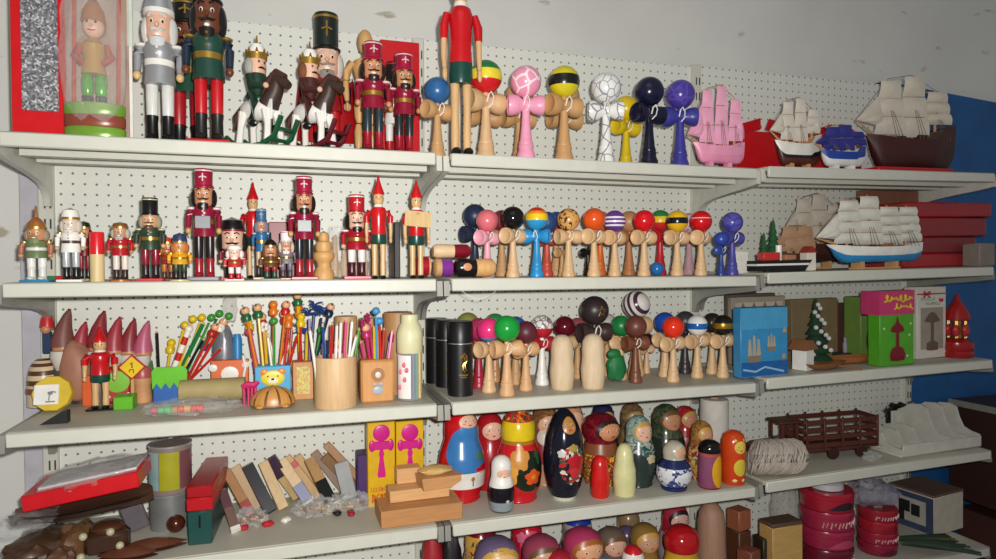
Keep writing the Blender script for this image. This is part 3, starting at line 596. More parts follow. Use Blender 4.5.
nut(1, 374, 44, .06, 'burgundy soldier nutcracker on a black base beside the red box', M('8c1430', .22), M('23343a', .3), M('9c1428', .25), SKIN2, M('2a1a16'), M('241612'), 'shako', M('9b1634', .22), M('e6c8c8'), BLACK, hh=.16, hd=.16, w=.92)
nut(1, 405, 53, .06, 'burgundy soldier nutcracker rightmost on the top left shelf', M('8c1430', .22), M('23282a', .3), M('9c1428', .25), M('c08a5e'), M('2a1a16'), M('241612'), 'shako', M('a01638', .22), M('e6c8c8'), M('8a1428'), hh=.16, hd=.16, w=.92)
K1 = 'kendamas on the top shelf'
kendama(1, 437, 79, .06, 'wooden kendama with blue ball standing left of the tall red doll', WOOD2, M('2a5f94', .3), group=K1, rz=.5, zoff=-.006)
puppet(1, 462, -57, .035, 'tallest wooden doll in red tunic and green shorts, head above the frame', w=.56)
kendama(1, 488, 59, .075, 'wooden kendama with a green, yellow and red ball', WOOD, RED, [(.36, M('d11f26', .25)), (.66, M('ecd93a', .25)), (1, M('1f7a3a', .25))], group=K1, rz=.3)
kendama(1, 525, 66, .05, 'pink kendama with a crackled pink ball', M('f0a0bc'), crackle('ee9ab8', 'fbe6ea', 24, .04), group=K1, rz=-.2)
kendama(1, 564, 66, .05, 'wooden kendama with a yellow ball and broad black stripe', W('c99a66'), YEL, [(.34, M('d9c926', .25)), (.66, M('1a1a18', .25)), (1, M('d9c926', .25))], group=K1, rz=.25)
kendama(1, 606, 73, .05, 'white crackled kendama with white ball', crackle('eceae6', '8d8f98', 30, .03), crackle('eeece8', '9a9ca6', 40, .03), group=K1, rz=-.35)
kendama(1, 626, 96, .16, 'small yellow kendama between the white and the navy ones', M('dfc21a'), M('dcbc16', .3), group=K1, rz=.3)
kendama(1, 649, 77, .045, 'glossy dark navy kendama on the top shelf', M('15162e', .2), M('171834', .2), group=K1, rz=.25)
kendama(1, 680, 80, .06, 'purple kendama with a crackled violet ball beside the pink ship', M('3c3a94', .35), crackle('4a3a98', '5d4aa8', 30, .06), group=K1, rz=-.3)
for u, s in ((484, 'red, yellow and green'), (519, 'crackled pink'), (565, 'yellow and black')):
    kendama(1, u, 82, .21, f'plain wooden kendama mostly hidden behind the {s} one', WOOD2, W('c79a68', .4), group=K1, rz=.1)
PK = M('ee9cba', .4); ship(1, 688, 742, 84, .1, 'all pink model sailing ship beside the purple kendama', PK, M('ea94b4', .4), M('f0a8c4', .5), 3, 3, .24, .24, deck=PK, stand=PK, stern=.05, sw=.75)
# red cartons and ships on the top right shelf
def flapbox(u0, u1, vt, d, label):
    r, w, h = carton(1, u0, u1, vt, d, .09, label, M('c00f18', .35), 'red_carton', 'carton', 0, 'red cartons behind the model ships')
    for s in (-1, 1): MB().box((0, 0, .018), (w*.46, .002, .036), M('c00f18', .35), 0, Tr(s*w*.26, 0, h-.006, .25, s*.28)).build('flap', r)
flapbox(736, 790, 132, .2, 'red carton with raised flaps between the pink and white ships'); flapbox(806, 862, 138, .22, 'low red carton behind the small blue ship')
ship(1, 771, 819, 97, .09, 'model ship with cream sails and brown hull left of the blue one', M('e8e4da'), M('5a2a22'), M('d8cfc0', .7), 3, 3, .34, .24, line=M('1c1a1a'), sw=.8)
ship(1, 816, 862, 124, .045, 'small blue model ship with dark blue sails', M('20409a', .4), M('e4e2e0'), M('2c3080', .6), 3, 2, .36, .3, deck=WHITE, stand=WHITE, sw=1.15)
p = at(1, 898, .09); w = wid(1, 864, 938, .09)
tag(MB().box((0, 0, .007), (w, .17, .014), M('b8121c', .4), .003).build('flat_box', None, (p.x, .105, sz(1, p.x))), 'flat red box lying under the large brown ship', 'box')
r, L, H = ship(1, 858, 948, 79, .1, 'large dark brown galleon with tall cream sails on the top shelf', M('431a16', .5), M('3a1512', .5), M('d6ccba', .7), 3, 3, .38, .26, deck=M('3a1a14'), stand=None, stern=.14, sw=.86); r.location.z += .0145
# ================================================================ second shelf
nut(2, 41, 206, .05, 'nutcracker with a spiked copper helmet on a blue base', M('6a7a52'), WHITE, M('d8d8d0'), SKIN2, M('a08a70', .6), M('7a8a5a', .6), 'spike', M('b0713c', .3, .4), base=M('1f7fae'), hh=.3, hd=.15, w=1.1, arm=M('a86a50'), belt=M('e0ddd0'))
p = at(2, 57, .09); tag(MB().box((0, 0, .006), (.05, .05, .012), M('2d7a4a', .3), .002).box((.016, -.003, .0062), (.024, .05, .0125), M('b51a20', .3), .002).build('wooden_stand', None, p), 'small green and red wooden stand between the two leftmost nutcrackers', 'stand')
nut(2, 71, 208, .05, 'all white nutcracker with a white domed cap', WHITE, M('c8ccd0', .3, .3), BLACK, M('e0c8b4'), M('cfcac2', .7), M('dcd8d0', .7), 'round', WHITE, base=WHITE, hh=.15, w=1.02, belt=M('4a3a34'), hand=M('b9a48a'))
nut(2, 85, 221, .15, 'dark red nutcracker half hidden behind the red-capped tube', M('7a1420'), M('8a1826'), BLACK, SKIN2, DK, DK, 'round', M('1e1a1a'), base=M('c9b27a'), hh=.12, w=.9)
p, h = sp(2, 97.5, 232, .04); q = rad(p, 15)
r = thing('wooden_tube', 'cream wooden tube with a bright red cap', 'tube', p); MB().lathe([(0, 0), (q, 0), (q, h*.56), (0, h*.56)], W('d9c08c'), 20).build('tube', r); MB().lathe([(0, h*.55), (q*1.04, h*.55), (q*1.04, h*.96), (q*.95, h), (0, h)], M('d8202a', .25), 20).build('cap', r)
nut(2, 121, 222, .05, 'small nutcracker with long grey beard and brown cap', M('b01c28', .25), M('e8d8cc'), M('3a2420'), M('c99068'), M('b9b4aa', .7), M('b4b0a8', .7), 'round', M('7a4a2c'), base=M('b0602c'), hh=.1, hd=.16, w=1.15, basebox=False)
nut(2, 151, 198, .05, 'nutcracker in tall black hat and green coat on a red base', M('2c3f2c'), M('8c1a30', .25), M('241c1c'), M('d9a070'), M('a49c88', .7), M('4a3c2c', .7), 'shako', M('151515', .2), M('c9c2a0'), M('c8303a'), hh=.2, hd=.15, w=.98, emblem=False)
nut(2, 168, 237, .1, 'little red and tan figure just left of the yellow-coated one', M('b0281e'), M('c0702a'), M('5a2c1c'), SKIN2, M('c08a4a'), M('b05a2a'), 'round', M('c8281c'), base=M('8a4a24'), w=1.3, hh=.14, hd=.22)
nut(2, 183, 233, .045, 'little yellow-coated figure with navy cap on a round cream base', M('e2a41c', .3), M('2c4a2c'), M('1c1c1c'), SKIN2, M('c86a2a'), M('e8a020'), 'round', M('2a3a5c'), base=M('d6bd84'), w=1.35, hh=.2, hd=.2, basebox=False)
BG = M('8e1232', .25); BH = M('a01838', .25)
nut(2, 203, 168, .05, 'tallest burgundy nutcracker on the second shelf, grey pouch, grey base', BG, M('241c20', .3), M('a3202e', .25), SKIN2, M('1c1614'), M('1c1210'), 'shako', BH, M('e6d8d8'), M('8c8c94', .4), hh=.165, hd=.16, hand=M('c9a060'), pouch=M('85878c', .4), w=.84)
nut(2, 232, 217, .11, 'black-hatted nutcracker with wide dark hair behind the white-haired one', M('7a1c24'), M('8c2028'), BLACK, SKIN, M('141414', .6), M('1a1614'), 'round', M('1a1414', .2), band=M('7c1824'), base=RED, hh=.22, hd=.3, puff=1.5, w=1.2)
nut(2, 235, 245, .035, 'smallest white-haired figure in red and white on a white base', M('c63038'), WHITE, M('b8222c'), SKIN, M('f0eee8', .7), M('f0eee8', .7), 'round', M('efece6'), band=M('e8e2d8'), base=WHITE, hh=.12, hd=.24, w=1.7, puff=1.1)
carton(2, 269, 300, 222, .25, .03, 'dark red box behind the small figures on the second shelf', M('8a1a24', .4), 'box', 'box')
puppet(2, 252, 180, .19, 'wooden doll in red tunic and cone hat behind the blue figure', rz=.2, w=.72)
nut(2, 262, 209, .1, 'slim blue soldier figure beside the wooden doll', M('2a6a9c'), M('d0b090'), M('2c2c34'), SKIN2, M('6a8ab0'), None, 'shako', M('3a6a94'), M('b9c0c8'), base=M('c9a878'), hh=.17, hd=.15, w=.75)
nut(2, 272, 232, .04, 'small brown-bearded figure with black pointed cap and red trousers', M('6a4028'), M('b8202c'), M('2c4a30'), SKIN2, M('6a4a2a'), M('5a3a22'), 'spike', BLACK, base=M('2a4a34'), hh=.3, hd=.22, w=1.3)
nut(2, 287, 231, .045, 'small grey figure in white hat holding a white bundle', M('8a8690', .4), M('74707c'), M('4a4450'), SKIN2, M('d8d4cc', .7), M('f0eee8', .7), 'shako', M('f0eeea'), M('c02028'), base=M('d88a30'), hh=.2, hd=.22, w=1.25, emblem=False)
nut(2, 306, 178, .05, 'burgundy nutcracker with long dark hair left of the wooden peg figure', BG, M('20242c', .3), M('a3202e', .25), SKIN2, M('1c1614'), M('1c1210'), 'shako', BH, M('e6d8d8'), M('a01c30'), hh=.165, hd=.16, hand=M('c9a060'), pouch=M('85878c', .4), w=.84)
p, h = sp(2, 324, 231, .05); wd = W('cf9f62')
r = thing('turned_wood_figure', 'unpainted turned wooden figure beside the burgundy nutcracker', 'wooden figure', p)
MB(h).lathe([(0, 0), (.2, 0), (.21, .1), (.17, .2), (.13, .28), (.15, .36), (.21, .42), (.22, .5), (.19, .56), (0, .57)], wd, 18).build('body', r); MB(h).lathe([(0, .56), (.15, .57), (.17, .66), (.16, .76), (.1, .8), (.12, .86), (.09, .96), (0, 1)], wd, 18).build('head', r)
r, w, h = carton(2, 330, 392, 226, .2, .08, 'clear plastic case of wooden parts behind the red-hatted soldier', FILM, 'clear_case', 'case')
for i in range(6): MB().lathe([(0, .002), (.011, .004), (.012, .04), (.008, .05), (.006, h*.8), (0, h*.85)], WOOD2, 10, Tr(-w*.4+i*w*.155, .04)).build('wooden_piece', r)
nut(2, 357, 195, .085, 'soldier nutcracker in red hat with white monogram on a pink base', M('a8182a', .25), M('eceae4'), M('4a1626', .3), SKIN, M('1c1614'), M('141012'), 'shako', M('c01c28', .25), M('f2efe8'), M('e2788c'), hh=.2, hd=.2, w=1.05, emblem=True)
puppet(2, 377, 176, .035, 'wooden doll in red tunic in front of the monogrammed soldier', rz=-.1, w=.75)
carton(2, 394.5, 400.5, 222, .1, .1, 'thin tall black box between two red wooden dolls', BLACK, 'box', 'box')
puppet(2, 415, 180, .05, 'wooden doll in red tunic holding a blank cardboard sign', rz=.15, w=.82)
p = onY(418, 219, .022); tag(MB().box((0, 0, 0), (wid(2, 405, 431, .022), .002, .038), W('d3b27c', .7), 0, Tr(0, 0, 0, -.12, .08)).build('cardboard_sign', None, p), 'blank tan cardboard sign propped against a red wooden doll', 'sign')
def lying(u0, u1, v0, v1, d, label, bands, face=None):     # wooden dolls lying on their sides
    p0 = onY(u0, (v0+v1)/2, d); p1 = onY(u1, (v0+v1)/2, d); L = p1.x-p0.x; R = (onY(u0, v0, d).z-onY(u0, v1, d).z)/2/L
    r = thing('lying_wooden_doll', label, 'wooden doll', p0, 'wooden dolls lying on their sides')
    pr = [(0, 0), (R*.75, .0), (R, .08), (R, .25), (R*.96, .5), (R, .75), (R*.95, .92), (R*.6, 1), (0, 1)]
    MB(L).lathe(bandprof(pr, bands), bands[0][1], 20, Tr(0, 0, 0, 0, PI/2)).build('body', r)
    if face is not None:
        MB(L).ell((face, -R*.98, .02), (.11, .012, R*.42), SKIN2, 12, 6).build('face', r)
lying(417, 432, 256, 276, .075, 'red barrel-shaped doll lying beside the sign-holding doll', [(.8, M('a8142a', .25)), (1, WOOD)])
lying(434, 453, 258.5, 277, .05, 'wooden doll with a purple band lying on the second shelf', [(.35, WOOD2), (.9, M('7a2f8c', .25)), (1, M('b0203a'))])
lying(454, 493, 258.5, 277, .05, 'wooden doll with a black head lying in front of the pink kendama', [(.5, M('161214', .2)), (1, W('d9a86c'))], .25)
lying(433, 470, 244, 258, .055, 'wooden doll with a maroon head lying on top of two others', [(.55, W('dfbf94')), (.97, M('7c1424', .2)), (1, M('7c1424', .2))])
K2 = 'kendamas on the second shelf'; R2 = .62
BL = [(.42, M('2f9ad0', .25)), (.7, M('f0c81c', .25)), (.82, M('ee8a1c', .25)), (1, M('d8281e', .25))]
kendama(2, 488, 209, .06, 'pink kendama with a coral pink ball', M('f0a8b8'), M('e0707a', .25), group=K2, rz=R2)
kendama(2, 513, 206.5, .045, 'wooden kendama with a glossy black ball', WOOD, M('141212', .12), group=K2, rz=R2)
kendama(2, 537, 207, .05, 'blue kendama with a blue, yellow and red ball', M('2a90cc'), RED, BL, group=K2, rz=-R2)
kendama(2, 571, 208, .05, 'wooden kendama with a leopard-spotted ball', WOOD, spots(['d9a25a', 'dca860', '4a2a18', 'd49c54', '6a3c1e'], 60), group=K2, rz=.15)
kendama(2, 594, 208, .04, 'wooden kendama with a plain orange ball, second row shelf', WOOD, M('e2561c', .2), group=K2, rz=R2)
PW = M('f2eef2', .25); PP = M('6c3a90', .25)
kendama(2, 616, 210, .05, 'wooden kendama with a purple ball and white stripes', WOOD, PP, [(.26, PP), (.34, PW), (.44, PP), (.52, PW), (.62, PP), (.7, PW), (1, PP)], group=K2, rz=R2)
kendama(2, 644, 210, .045, 'wooden kendama with a plain red ball left of the yellow one', WOOD, M('d8141e', .2), group=K2, rz=.4)
YS = M('e8b820', .25); kendama(2, 677, 210.5, .045, 'wooden kendama with a yellow-orange ball and thin black stripe', WOOD, YS, [(.38, YS), (.66, M('161414', .2)), (1, YS)], group=K2, rz=.4)
kendama(2, 702, 210.5, .045, 'wooden kendama with a red ball and pale line', WOOD, RED, [(.62, M('d4141c', .2)), (.66, M('f0c8c0', .2)), (1, M('d4141c', .2))], group=K2, rz=R2)
kendama(2, 732, 212, .06, 'violet kendama rightmost in the second shelf row', M('4a4a9c'), crackle('5a58ac', '4444a0', 30, .07), group=K2, rz=.3)
kendama(2, 720, 232, .035, 'short dark blue kendama in front of the violet one', M('26408c'), M('2c48a0', .3), group=K2, rz=R2)
kendama(2, 475, 204, .19, 'dark navy kendama in the back row at the left', M('27304a'), M('26304c', .4), group=K2, rz=.3)
kendama(2, 502, 210, .2, 'kendama with a dark red ball between the pink and black ones', WOOD2, M('7c2a34', .4), group=K2, rz=.6)
kendama(2, 546, 212, .18, 'red kendama with a dark blue ball behind the rainbow one', M('c8503c'), M('2a4a80', .4), group=K2, rz=.6)
kendama(2, 558, 211, .2, 'wooden kendama with a blue, white and red ball in the back row', WOOD2, RED, [(.35, M('b02c38')), (.62, WHITE), (1, M('2c4a94'))], group=K2, rz=.5)
kendama(2, 600, 211, .2, 'orange kendama in the back row behind the plain orange ball', M('dc6a24'), M('d8642a'), group=K2, rz=.6)
kendama(2, 629, 211, .19, 'brown wooden kendama with a tan ball in the back row', W('b87848'), W('c08a60', .4), group=K2, rz=.3)
kendama(2, 660, 210, .18, 'red kendama with a green, yellow and red ball in the back row', M('c8202c'), RED, [(.4, M('d02a2a')), (.68, M('ecc828')), (1, M('2a8a4a'))], group=K2, rz=.5)
kendama(2, 689, 213, .2, 'clear pink glitter kendama in the back row', film('d8a8b0', .35, .1), crackle('c88a98', 'e6c4cc', 60, .08), group=K2, rz=.5)
p = at(2, 657, .1); tag(MB().ell((0, 0, .02), .02, M('2a6fb4', .15), 20, 12).build('blue_ball', None, p), 'loose small blue ball low between red and yellow kendamas', 'ball')
for u, m, s in ((562, WOOD2, 'wooden kendama handle without ball lying low behind the leopard ball'), (588, BLACK, 'short black kendama handle low behind the orange kendama')):
    kendama(2, u, 236, .12, s, m, None, has_ball=False, group=K2, rz=.4)
carton(2, 735, 748.5, 250, .1, .03, 'small plain white box behind the violet kendama', M('e9e6dc', .5), 'box', 'box')
q = MB(); a, b = onY(462, 291, -.012), onY(496, 291, -.012); q.path([tuple(a.lerp(b, i/12)-a-Vector((0, 0, .02*math.sin(PI*i/12)))) for i in range(13)], .0006, WHITE, 5); tag(q.build('hanging_thread', None, a), 'thin loop of thread hanging below the middle second shelf', 'thread')
# model ships, second shelf right
p0 = at(2, 752, .05); p1 = at(2, 807, .05); L = p1.x-p0.x
r = thing('model_steamer', 'low black model steamboat with a white stripe', 'model ship', (p0+p1)/2, 'model sailing ships')
mb = MB(); hl = .034
mb.prism([(-L*.5, .004), (L*.36, .0), (L*.5, hl), (-L*.5, hl)], -.022, .022, BLACK).build('hull', r); MB().prism([(-L*.5-.001, hl*.55), (L*.43, hl*.55), (L*.44, hl*.72), (-L*.5-.001, hl*.72)], -.0235, .0235, M('e8e6e0')).build('stripe', r)
MB().box((-L*.2, 0, hl+.012), (L*.3, .03, .024), M('c8302c'), .002).build('cabin', r); MB().lathe([(.009, hl), (.009, hl+.045), (0, hl+.045)], WHITE, 12, Tr(-L*.02)).build('funnel', r); MB().box((L*.14, 0, hl+.008), (L*.2, .03, .016), M('b0785a'), .002).build('cargo', r)
def tree(l, u, vt, d, label, m=M('1f5a30', .7), dots=None, grp='tiny green trees', w=.5):
    p, h = sp(l, u, vt, d); r = thing('toy_tree', label, 'toy tree', p, grp)
    MB(h).lathe([(0, 0), (.05*w*2, 0), (.04*w*2, .18), (0, .18)], BROWN, 8).build('trunk', r)
    mb = MB(h); k = 7
    for i in range(k):
        z = .12+.88*i/k; a = .36*w*(1-i/k)+.02; mb.lathe([(a*.35, z+.02), (a, z-.02), (a*.55, z+.08), (.01, z+.2 if i < k-1 else 1)], m, 11, Tr(0, 0, 0, 0, 0, i*.5))
    mb.build('foliage', r)
    if dots:
        for i in range(14):
            z = .2+.055*i; a = .36*w*(1-(z-.12)/.88)+.03; t = -.9+(i*1.31 % 1.8); MB(h).ell((a*math.sin(t), -a*math.cos(t), z), .035, dots, 7, 5).build('bauble', r)
tree(2, 773.5, 220, .12, 'tiny green tree behind the steamboat, taller one'); tree(2, 764, 233, .1, 'tiny green tree behind the steamboat, shorter one')
ship(2, 783, 842, 193, .22, 'dark model ship with grey-cream sails behind the blue and white one', M('4a2a24'), M('3a2420'), M('c9bfb0', .7), 3, 3, .3, .24, sw=.95)
ship(2, 772, 812, 226, .13, 'small brown model ship behind the steamboat', M('5a3426'), M('4a2a20'), M('b08a6a', .7), 2, 2, .36, .26)
p = at(2, 808, .08); r = thing('toy_house', 'tiny white and red toy house left of the blue and white ship', 'toy house', p); MB().box((0, 0, .028), (.034, .03, .056), M('e8dfd0'), .001).build('wall', r); MB().prism([(-.02, .055), (.02, .055), (0, .075)], -.018, .018, M('a02a24')).build('roof', r)
ship(2, 818, 917, 195, .055, 'model sailing ship with white sails and white and blue hull', M('eceae2'), M('2f8ac4'), M('dcd8cc', .7), 4, 4, .26, .2, stern=.02, sw=1.0, yaw=.4, deck=W('9a6a3c'))
carton(2, 863, 919, 191, .26, .03, 'brown printed box at the back above the white-sailed ship', M('8a5a48', .6), 'box', 'box')
x0, x1 = at(2, 896, .12).x, at(2, 985, .1).x
zz = 0; cols = ['a8141c', '7c1018', '8a1018', 'a0131c']; nm = ['bottom box', 'second box from the bottom', 'third box from the bottom', 'top box']
for i, hh in enumerate((.045, .055, .065, .05)):
    w = (x1-x0)*(1.0, .86, .95, 1.02)[i]; r = thing('red_package', f'long red plastic-wrapped package, {nm[i]} of the stack at the right', 'package', ((x0+x1)/2+(.0, -.03, .0, .01)[i], .165, sz(2, (x0+x1)/2)+zz+.0005), 'stacked red packages'); r.rotation_euler = (0, -TILT, 0)
    MB().box((0, 0, hh/2), (w, .15, hh), M(cols[i], .3), .004).build('carton', r); MB().box((0, 0, hh/2), (w+.003, .153, hh-.004), film('d89090', .9), .004).build('wrap', r); zz += hh+.001
p = at(2, 974, .06); tag(MB().box((0, 0, .038), (.07, .06, .076), M('857a70', .6), .003).build('grey_box', None, (p.x, .045, p.z)), 'small grey-brown box in front of the red packages', 'box')
# ================================================================ third shelf, left: pencils and toys
def solid(name, cat, label, mb, loc, group=None, rz=0): return tag(mb.build(name, None, loc, rz), label, cat, group)
def cup(l, u0, u1, vt, d, label, m, name='pencil_cup', cat='pencil cup', seg=28, group=None, h=None, hollow=True):
    p, hh = sp(l, (u0+u1)/2, vt, d); h = h or hh; R = rad(p, u1-u0)
    r = thing(name, label, cat, p, group)
    pr = [(0, 0), (R*.97, 0), (R, .004), (R, h-.003), (R*.97, h), (R*.88, h), (R*.86, .008), (0, .008)] if hollow else [(0, 0), (R*.97, 0), (R, .004), (R, h-.004), (R*.96, h), (0, h)]
    MB().lathe(pr, m, seg).build('cup', r); return r, R, h
# striped dome, stork plaque
d = .2; p, h = sp(3, 55, 360, d); R = rad(p, 43)
r = thing('wooden_plaque', 'round yellow and white wooden plaque with a small bird drawing', 'plaque', (p.x, d, p.z+.001)); T = Tr(0, 0, R*.95, -.22)
MB().lathe([(0, 0), (R, 0), (R, .016), (R*.96, .02), (0, .02)], M('d9b92e', .4), 10, T @ Matrix.Rotation(PI/2, 4, 'X') @ Matrix.Rotation(.3, 4, 'Z')).build('disc', r)
MB().box((-R*.25, -.021, -R*.05), (R*1.2, .003, R*1.1), M('efece4', .5), .001, T).build('picture', r)
q = MB(); q.path([(-R*.1, -.024, -R*.4), (-R*.08, -.024, -R*.1), (R*.05, -.024, R*.1), (R*.22, -.024, R*.05)], .0016, GREY, 5, T); q.path([(-R*.25, -.024, -R*.45), (R*.2, -.024, -R*.45)], .0016, GREY, 5, T); q.ell((-R*.05, -.023, R*.02), (R*.14, .002, R*.1), GREY, 8, 5, T).build('drawing', r)
p, h = sp(3, 44, 358, .285)
r = thing('striped_toy_hat', 'brown and cream striped dome-shaped toy behind the bird plaque', 'toy', p); q = MB(); R = .034; k = 8
q.lathe([(0, 0), (R, 0)]+[(R*math.cos(i/k*PI/2)**.7 if i < k else 0, h*.45+h*.55*math.sin(i/k*PI/2), M('5c3822') if i % 2 else M('d8c09a')) for i in range(k+1)], M('7a4e30'), 20).build('dome', r)
MB().lathe([(R, .03), (R*1.08, .032), (R*1.08, .042), (R, .045)], M('7a4e30'), 20).build('rim', r)
p, zc = sp(3, 77, 341, .265); R = rad(p, 36)
solid('doll_head', 'doll', 'large brownish peach cloth doll head in a plastic bag', blob(MB(), (0, 0, zc*.48), (R, R*.75, zc*.52), M('a8745c', .55), .05, 3, seed=2), p)
# little figure hanging on the upright
p = onY(47, 320, DEP-.035); r = thing('hanging_figure', 'small red and blue figure hanging on the left upright', 'hanging figure', p)
MB().lathe([(.0, .02), (.008, .018), (.014, .0), (.016, -.018), (0, -.02)], M('c0262a'), 12).build('hood', r); MB().ell((0, -.008, -.022), .011, SKIN2, 10, 7).build('face', r); MB().box((0, 0, -.055), (.02, .012, .055), M('2c3a5c'), .003).build('coat', r); MB().path([(0, .01, .02), (0, .016, .035), (0, .022, .035)], .0015, STEEL, 5).build('hook', r)
def gnome(u, vt, d, label, hat, coat):
    p, h = sp(3, u, vt, d); r = thing('gnome_doll', label, 'gnome doll', p, 'gnome dolls along the back of the third shelf')
    MB(h).lathe([(0, 0), (.125, 0), (.13, .1), (.12, .35), (.08, .5), (0, .52)], coat, 14).build('body', r); MB(h).ell((0, 0, .58), (.1, .1, .11), SKIN2, 12, 8).build('head', r)
    MB(h).lathe([(0, .3), (.05, .36), (.1, .5), (.09, .56), (0, .57)], M('cfc8be', .7), 10, Tr(0, -.07, 0)).build('beard', r)
    MB(h).path([(0, 0, .6), (0, 0, .68), (.015, .0, .8), (.05, 0, .93), (.07, 0, .99)], [.115, .105, .075, .04, .014], hat, 12).build('hat', r)
    for s in (-1, 1): MB(h).path([(s*.07, 0, .47), (s*.1, -.05, .38), (s*.07, -.11, .32)], [.035, .032, .028], coat, 7).build('arm', r)
G1, G2 = M('8f3038', .4), M('a83a44', .4)
for u, vt, d, s, hm, cm in ((64, 308, .292, 'leftmost, tall maroon hat and grey coat', M('7c4a44', .5), M('4c4844')), (81, 321, .296, 'second from left, red hat and dark coat', G2, M('3c3a3a')), (99, 310, .292, 'third from left, tall red hat and grey coat', G1, M('5a5450')), (115, 316, .29, 'fourth from left, wide red hat and grey coat', G2, M('55504c')), (130, 318, .296, 'fifth from left, dull red hat', G1, M('8c2c36')), (144, 320, .29, 'rightmost, pink hat and green coat', M('c0607c', .4), M('3c7a44'))):
    gnome(u, vt, d, 'gnome doll in the back row, '+s, hm, cm)
d = dep(3, 101, 411, .015)
puppet(3, 101, 326, d, 'small wooden doll in red tunic on a black base, third shelf', base=True, w=1.05)
carton(3, 82, 94, 376, .235, .03, 'small orange wooden block with dots beside the small wooden doll', M('e0622c', .4), 'toy_block', 'toy block')
carton(3, 113, 133, 397, .16, .05, 'low bright green toy tray behind the small wooden doll', M('62b41e', .4), 'toy_tray', 'toy tray')
p, h = sp(3, 119, 366, .255); r = thing('toy_clock', 'red spotted toy with a round green disc', 'toy', p, rz=.1)
MB().box((0, 0, h/2), (.06, .025, h), M('b82420', .4), .008).build('body', r); MB().lathe([(0, 0), (.026, 0), (.026, .005), (0, .006)], M('7cc22a', .4), 22, Tr(0, -.0125, h*.6, PI/2)).build('disc', r)
for x, z in ((-.02, .2), (.022, .25), (-.022, .92), (.02, .9), (0, .1)): MB().ell((x, -.0128, h*z), (.004, .001, .004), WHITE, 8, 5).build('dot', r)
p = onY(132, 367, .213); r = thing('toy_sign', 'yellow diamond-shaped toy sign with a red border', 'sign', p); T = Tr(0, 0, 0, 0, PI/4)
MB().box((0, 0, 0), (.044, .006, .044), M('b8281e'), .001, T).build('board', r); MB().box((0, -.0035, 0), (.037, .002, .037), M('ecc81e', .35), 0, T).build('face', r)
q = MB(); q.path([(-.003, -.005, .008), (.001, -.005, .012), (.001, -.005, -.002)], .0013, BLACK, 5); q.path([(-.005, -.005, -.012), (-.005, -.005, -.006), (.004, -.005, -.006), (.004, -.005, -.014)], .0013, BLACK, 5); q.build('sign_mark', r)
MB().box((0, .004, -.034-(p.z-LZ[3]-.034)/2+.0), (.008, .006, (p.z-LZ[3])-.02), W('c89a5c'), .001).build('stick', r)
d = dep(3, 143, 403, .018); p, h = sp(3, 143, 365, d); R = rad(p, 20)
r = thing('toy_jar', 'peach wooden jar-shaped figure with a dull red top', 'jar', p); MB().lathe([(0, 0), (R*.9, 0), (R, h*.1), (R*.85, h*.45), (R, h*.55), (R, h*.68), (0, h*.7)], M('d29a6c', .4), 18).build('body', r); MB().lathe([(R*1.02, h*.66), (R*1.04, h*.8), (R*.8, h*.95), (0, h)], M('b25a50', .35), 18).build('lid', r)
# mountain pencil box
d = .215; r, w, h = carton(3, 153, 187, 369, d, .045, 'pencil box painted with green hills over blue zigzags', M('2a62b0', .4), 'pencil_box', 'pencil box')
q = MB(); n = 8; poly = [(-w/2-.002, h*.95), (-w/2+.008, h*1.08), (0, h*1.06), (w/2-.006, h*1.08), (w/2+.002, h*.95)]+[(w/2+.001-w*1.02*i/n, h*(.42 if i % 2 == 0 else .6)) for i in range(n+1)]
q.prism(poly, -.004, -.0005, M('67c21e', .4)).build('green_hills', r)
# orange mushroom box, tubes and bags
r, w, h = carton(3, 211, 249, 360, .25, .02, 'orange pencil box with white mushroom spots', M('dd6a2c', .4), 'pencil_box', 'pencil box')
q = MB()
for x, z, a in ((-.0, .62, .24), (-.44, .8, .12), (.42, .85, .1)): q.ell((x*w, -.0005, z*h), (a*w, .0015, a*w*.9), WHITE, 14, 6)
q.build('spots', r)
q = MB(); q.path([(w*.36, -.004, h*.5), (w*.42, -.004, h*.8), (w*.36, -.004, h*1.1)], .004, WHITE, 6); q.path([(w*.42, -.004, h*.8), (w*.6, -.004, h*1.0)], .004, WHITE, 6).build('rabbit', r)
p0, p1 = onY(180, 387, .2), onY(245, 385, .2); R = rad(p0, 25); p0.z = p1.z = LZ[3]+R+.002
solid('cardboard_tube', 'tube', 'plain khaki cardboard tube lying on the shelf', MB().path([(0, 0, 0), tuple(p1-p0)], R, M('ab9a68', .7), 22), p0)
p, h = sp(3, 224, 324, .297); solid('foil_bag', 'bag', 'crumpled grey silver bag standing behind the orange box', blob(MB(), (0, 0, h*.5), (.03, .018, h*.52), M('7e8088', .3, .3), .06, 8, seed=5), p)
p, h = sp(3, 238, 334, .295); solid('blue_tube', 'tube', 'light blue tube standing beside the grey silver bag', MB().lathe([(0, 0), (.012, 0), (.012, h*.9), (.008, h), (0, h)], M('2f86c4', .4), 14), p)
p, h = sp(3, 231, 296, .297); solid('clear_bag', 'bag', 'small clear crinkled bag top above the grey silver bag', blob(MB(), (0, 0, h*.86), (.018, .014, h*.16), FILM2, .12, 8, seed=8), p)
p0, p1 = at(3, 145, .08), at(3, 238, .06); c = (p0+p1)/2; L = p1.x-p0.x
solid('plastic_bag', 'bag', 'flat clear plastic bag lying along the front of the third shelf', blob(MB(), (0, 0, .016), (L*.52, .05, .02), FILM, .1, 8, 30, 12, seed=4), c)
q = thing('candy_stick_toy', 'green, orange and red striped stick inside the flat plastic bag', 'toy', at(3, 152, .06)+Vector((0, 0, .014)))
L2 = wid(3, 152, 205, .03); cs = ['c8485a', '58b070', '62b878', 'a8864a', 'd8342c', 'd89a2c', 'd02c2c', 'd8422c']
